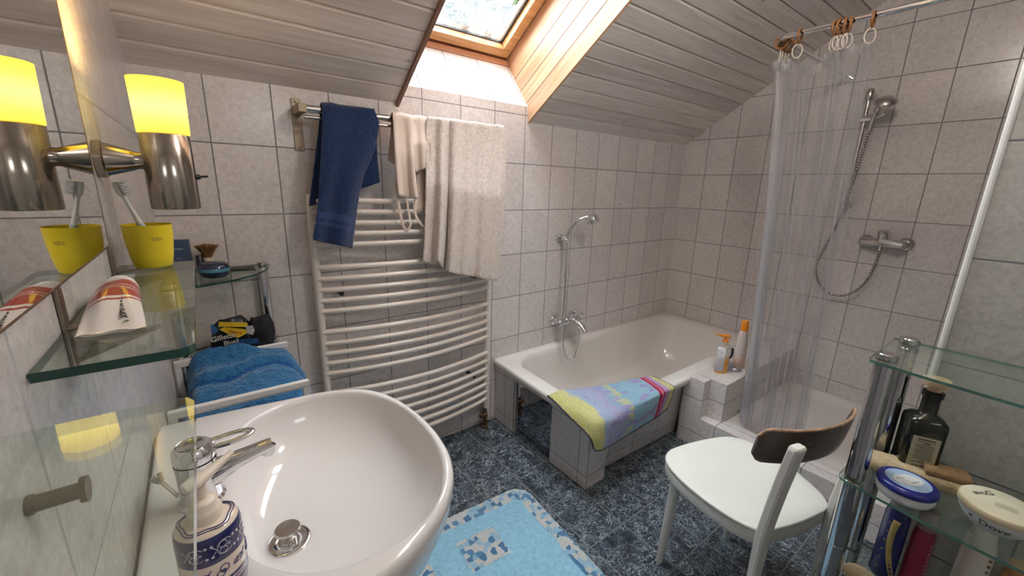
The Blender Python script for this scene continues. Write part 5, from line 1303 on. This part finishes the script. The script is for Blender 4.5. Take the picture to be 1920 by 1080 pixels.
# blue lidded cream tub
nc_ = at(1703, 899, 2, GZ2 + .041); NR = .0655
nt_ = thing('cream_tub', (nc_.x, nc_.y, GZ2), 'white cream tub with dark blue lid on the glass rack', 'cream tub', 'cream tubs on the glass rack')
nb_ = Vector((nc_.x, nc_.y, GZ2))
M['tub_white'] = plain('tub_white', (.76, .77, .80), .3, var=.03); M['tub_blue'] = plain('royal_blue_lid', (.012, .018, .20), .22, var=.05); M['tub_pale'] = plain('pale_blue_disc', (.40, .54, .78), .35, var=.25, scale=26)
m = SMB(nb_, .79); m.lathe([(.001, 0), (.054, 0), (.058, .003), (.062, .012), (.0625, .032), (.001, .032)], nb_, 56); build('tub', m, M['tub_white'], nt_, smooth=50)
m = SMB(nb_, .79); m.lathe([(.001, .030), (.064, .030), (.0655, .032), (.0655, .040), (.062, .047), (.052, .050), (.0485, .0495), (.001, .0495)], nb_, 56); nlid = build('lid', m, M['tub_blue'], nt_, smooth=50)
m = SMB(nb_, .79); m.lathe([(.001, .0495), (.0485, .0495), (.0485, .0500), (.001, .0501)], nb_, 56); build('lid_disc', m, M['tub_pale'], nlid, smooth=0)
tvx = Vector((.80, -.60, 0)); tvy = Vector((.60, .80, 0)); ft2 = lambda u, v: nb_ + tvx * u + tvy * v + Vector((0, 0, .0506))
m = SMB(nb_, .79); m.add([ft2(.037 * math.cos(a), .024 * math.sin(a)) for a in [2 * PI * i / 36 for i in range(36)]], [tuple(range(36))]); build('lid_oval', m, M['tub_white'], nlid, smooth=0, fix=False)
ft3 = lambda u, v: ft2(u, v) + Vector((0, 0, .0004))
m = SMB(nb_, .79); m.add([ft3(-.002, -.0145), ft3(.023, -.0095), ft3(.023, -.0065), ft3(-.002, -.0115)], [(0, 1, 2, 3)])
for k in range(3): m.add([ft3(-.026 + k * .007, .006 + .002 * (k % 2)), ft3(-.021 + k * .007, .005), ft3(-.021 + k * .007, .009), ft3(-.026 + k * .007, .010)], [(0, 1, 2, 3)])
build('lid_print', m, M['label_ink'], nlid, smooth=0, fix=False)
# cream lidded body butter tub
dc = at(1876, 948, 2, GZ2 + .050); dbs = Vector((dc.x, dc.y, GZ2))
dt = thing('body_butter_tub', dbs, 'white bowl shaped tub with pale gold lid on the glass rack', 'cream tub', 'cream tubs on the glass rack')
m = SMB(dbs, .88); m.lathe([(.001, 0), (.034, 0), (.040, .003), (.052, .015), (.060, .030), (.0635, .044), (.001, .044)], dbs, 56); build('tub', m, M['tub_white'], dt, smooth=60)
M['lid_gold'] = plain('pale_gold_lid', (.66, .55, .38), .3, var=.03); M['lid_cream'] = plain('cream_lid_top', (.78, .71, .57), .35, var=.03)
m = SMB(dbs, .88); m.lathe([(.001, .043), (.0655, .043), (.0665, .045), (.0660, .057), (.0640, .0592), (.001, .0592)], dbs, 56); build('lid', m, M['lid_gold'], dt, smooth=50)
m = SMB(dbs, .88); m.lathe([(.001, .0590), (.0635, .0590), (.0610, .0612), (.001, .0615)], dbs, 56); build('lid_top', m, M['lid_cream'], dt, smooth=50)
ux = Vector((-.60, -.20, 0)).normalized()
# lettering on the lid is read from the wall side, lettering on the bowl from the room
dirv = (CAM_C - dbs); dirv.z = 0; dirv.normalize(); rt = Vector((-dirv.y, dirv.x, 0))
m = SMB(dbs, .88); lx = rt * -1; ly = dirv
text_on(m, 'Dove', lambda u, v: dbs + Vector((0, 0, .0619)) + (rt * -.030 - dirv * .016) + (rt * -.62 + dirv * .78) * u * -1 * -1 + (rt * -.78 - dirv * .62) * -v * -1, .020, bold=.0002)
build('lid_lettering', m, M['ink'], dt, smooth=0, fix=False); m = SMB(dbs, .88)
a_th = math.atan2(dirv.y, dirv.x)
def bowl(th, zz):
    rr = interp([(0, .040), (.003, .040), (.015, .052), (.030, .060), (.044, .0635)], zz) + .0007; return dbs + Vector((rr * math.cos(th), rr * math.sin(th), zz))
text_on(m, 'Dove', lambda u, v: bowl(a_th + .05 + u / .058, .0275 + v * .9), .022, bold=.0002)
build('bowl_lettering', m, M['ink'], dt, smooth=0, fix=False); m = SMB(dbs, .88)
m.add([bowl(a_th - .60 + .07 * math.cos(a), .031 + .003 * math.sin(a)) for a in [2 * PI * i / 10 for i in range(10)]], [tuple(range(10))])
build('bird_mark', m, M['ink'], dt, smooth=0, fix=False); m = SMB(dbs, .88)
for k in range(3):
    o1 = -.008 + k * .007
    P = [dbs + Vector((0, 0, .0619)) + rt * a + dirv * b for a, b in ((-.008, o1 + .012), (.026, o1 - .004 + .012), (.026, o1 - .0028 + .012), (-.008, o1 + .0132))]
    m.add(P, [(0, 1, 2, 3)])
build('lid_lines', m, M['ink'], dt, smooth=0, fix=False)
# loofah strap lying behind the tubs
lp0 = at(1640, 858, 2, GZ2 + .02); lp1 = at(1806, 905, 2, GZ2 + .02)
lf = thing('loofah_strap', (lp0 + lp1) / 2 * 1.0, 'beige loofah scrubbing strap with brown sponge side behind the cream tubs', 'loofah'); lf.location.z = GZ2
d = (lp1 - lp0); d.z = 0; dn = d.normalized(); sdv = Vector((-dn.y, dn.x, 0))
def slab(mb, t0, t1, w0, w1, z0, z1, n=26, k=14, seed=0):
    top, botm = [], []
    for i in range(n + 1):
        t_ = lerp(t0, t1, i / n); r1, r2 = [], []
        for j in range(k + 1):
            w = lerp(w0, w1, j / k); p = Vector((lp0.x, lp0.y, GZ2)) + d * t_ + sdv * w; e = 1 - abs(2 * j / k - 1) ** 6
            r1.append(p + Vector((0, 0, z0 + (z1 - z0) * (.55 + .45 * e) + .003 * noise.noise(Vector((t_ * 18, w * 160, seed)))))); r2.append(p + Vector((0, 0, z0)))
        top.append(r1); botm.append(r2)
    for i in range(n + 1): mb_r = None
    rg2 = [list(a) + list(reversed(b)) for a, b in zip(top, botm)]; mb.rings(rg2, caps=True)
m = MB(); slab(m, -.12, 1.08, -.030, .040, .001, .027, seed=3); build('woven_side', m, M['loofah'], lf, smooth=60)
m = MB(); slab(m, .55, 1.04, -.022, .028, .0275, .042, seed=6); build('sponge_side', m, M['loofah_sponge'], lf, smooth=60)
m = MB(); q0_ = Vector((lp0.x, lp0.y, GZ2)) + d * .30 + sdv * .034
m.tube(smooth_path([q0_ + Vector((0, 0, .015)), q0_ + sdv * .006 + Vector((0, 0, .06)), q0_ + dn * .012 + Vector((0, 0, .085)), q0_ + dn * .026 + Vector((0, 0, .06)), q0_ + dn * .03 + Vector((0, 0, .018))], 5), [(.006, .0018)] * 21, 8, flat=sdv); build('loop', m, M['lid_cream'], lf, smooth=60)
# bottles on the glass below
M['navy_plastic'] = plain('navy_plastic', (.018, .020, .13), .22, var=.06); M['gold_print'] = plain('gold_print', (.55, .40, .14), .35, .3, var=.2); M['grey_cap'] = plain('grey_cap', (.22, .22, .25), .3)
M['berry'] = plain('berry_plastic', (.26, .018, .055), .3, var=.06); M['rose_cap'] = plain('smoky_rose_cap', (.26, .16, .17), .35); M['ivory'] = plain('ivory_plastic', (.70, .64, .58), .3, var=.04); M['pale_blue'] = plain('pale_blue_plastic', (.36, .48, .68), .3, var=.05); M['amber_b'] = plain('amber_plastic', (.40, .20, .08), .25, var=.1)
def low_bottle(name, bpx, tpx, w, dpt, mat, capm, label, yaw, capf=.80, shape='round'):
    b = at(bpx[0], bpx[1], 2, GZ3); b.z = GZ3; h = zat(b, tpx[1]) - GZ3
    o = thing(name, b, label, 'bottle', 'bottles on the third glass of the rack')
    m = MB(); m.rings(erings(b, [(w * .92, dpt * .9, 0), (w, dpt, .005), (w, dpt, h * capf * .55), (w * .97, dpt * .97, h * capf * .9), (w * .80, dpt * .85, h * capf)], yaw=yaw, n=36)); build('bottle', m, mat, o, smooth=50)
    m = MB(); m.rings(erings(b, [(w * .78, dpt * .84, h * capf + .0005), (w * .76, dpt * .82, h * .97), (w * .6, dpt * .65, h)], yaw=yaw, n=36)); build('cap', m, capm, o, smooth=50)
    return o, b, h
fa = math.atan2(-.25, -1) 
o, b, h = low_bottle('shampoo_bottle', (1650, 1075), (1700, 934), .026, .018, M['navy_plastic'], M['grey_cap'], 'navy shampoo bottle with a gold swirl on the third glass of the rack', math.radians(65), .88)
th_f = math.atan2(CAM_C.y - b.y, CAM_C.x - b.x); yw2 = math.radians(65)
def eb(b, w, dp, yaw, th, z, k=1.03):
    c, s = math.cos(th - yaw), math.sin(th - yaw); rr = 1 / math.sqrt((c / w) ** 2 + (s / dp) ** 2) * k
    return b + Vector((rr * math.cos(th), rr * math.sin(th), z))
m = MB(); 
for (o_, s_) in ((0, 1),):
    L1 = [eb(b, .026, .018, yw2, th_f + 1.15 - .9 * math.sin(t_ * 2.2), h * (.04 + .72 * t_)) for t_ in [i / 14 for i in range(15)]]; L2 = [eb(b, .026, .018, yw2, th_f + .55 - 1.0 * math.sin(t_ * 2.2) + .25 * (1 - t_) , h * (.04 + .72 * t_)) for t_ in [i / 14 for i in range(15)]]
    m.sheet([[a, c] for a, c in zip(L1, L2)])
build('gold_swirl', m, M['gold_print'], o, smooth=60, solid=.0004, fix=False)
m = MB(); fnb = lambda u, v: eb(b, .026, .018, yw2, th_f - .55 + v / .026, h * .42 + u * 1.0, 1.045)
for k in range(6):
    zz = h * (.12 + .115 * k); m.sheet([[eb(b, .026, .018, yw2, th_f - .65 + .18 * i / 3, z, 1.04) for i in range(4)] for z in (zz, zz + .004)])
build('print', m, M['gold_print'], o, smooth=0, fix=False)
o, b, h = low_bottle('lotion_bottle', (1700, 1100), (1736, 958), .0225, .021, M['berry'], M['rose_cap'], 'berry red bottle with smoky rounded cap on the third glass of the rack', 0.3, .78)
th_f = math.atan2(CAM_C.y - b.y, CAM_C.x - b.x); m = MB()
for k in range(8):
    zz = h * (.28 + .05 * k); m.sheet([[eb(b, .0225, .021, .3, th_f + .75 + .22 * i / 3, z + .002 * i, 1.04) for i in range(4)] for z in (zz, zz + .0022)])
build('print', m, M['ink_white'], o, smooth=0, fix=False)
o, b, h = low_bottle('lotion_bottle', (1795, 1135), (1808, 990), .027, .020, M['ivory'], M['ivory'], 'ivory bottle with a brown crest on the third glass of the rack', math.radians(70), .90)
th_f = math.atan2(CAM_C.y - b.y, CAM_C.x - b.x); m = MB()
for k in range(6): m.add([eb(b, .027, .020, math.radians(70), th_f + .95 + (.12 + .02 * (k % 3)) * math.cos(a), h * (.36 + .07 * k) + .004 * math.sin(a), 1.03) for a in [2 * PI * i / 10 for i in range(10)]], [tuple(range(10))])
M['crest'] = plain('brown_crest', (.22, .12, .05), .4); build('crest', m, M['crest'], o, smooth=0, fix=False)
low_bottle('oil_vial', (1868, 1165), (1856, 1055), .020, .020, M['amber_b'], M['amber_b'], 'small amber bottle right of the ivory one on the rack', 0, .8)
low_bottle('lotion_bottle', (1950, 1150), (1935, 975), .034, .026, M['pale_blue'], M['pale_blue'], 'pale blue bottle cut off by the right picture edge', math.radians(70), .9)
# natural massage sponge with beads
bs = at(1612, 1085, 2, GZ3 + .02); bs.z = GZ3 + .0005
sp2 = thing('bath_sponge', bs, 'beige knobbly bath sponge lying at the post end of the third glass', 'sponge')
m = MB(); R_ = []
for k in range(11):
    a = PI * k / 10; r = []
    for i in range(28):
        b_ = 2 * PI * i / 28; v = Vector((math.sin(a) * math.cos(b_), math.sin(a) * math.sin(b_), math.cos(a)))
        s_ = 1 + .06 * noise.noise(v * 4); r.append(bs + Vector((v.x * .030 * s_, v.y * .036 * s_, .024 + v.z * .0235)))
    R_.append(r)
m.rings(R_, caps=True); build('sponge', m, M['loofah'], sp2, smooth=80)
M['bead'] = plain('ivory_bead', (.74, .70, .55), .3); m = MB()
for i in range(16):
    a = 2 * PI * i / 16; m.lathe([(.0005, -.003), (.0025, -.0018), (.003, 0), (.0025, .0018), (.0005, .003)], bs + Vector((math.cos(a) * .0325, math.sin(a) * .0385, .026)), 8)
build('beads', m, M['bead'], sp2, smooth=180, fix=False)
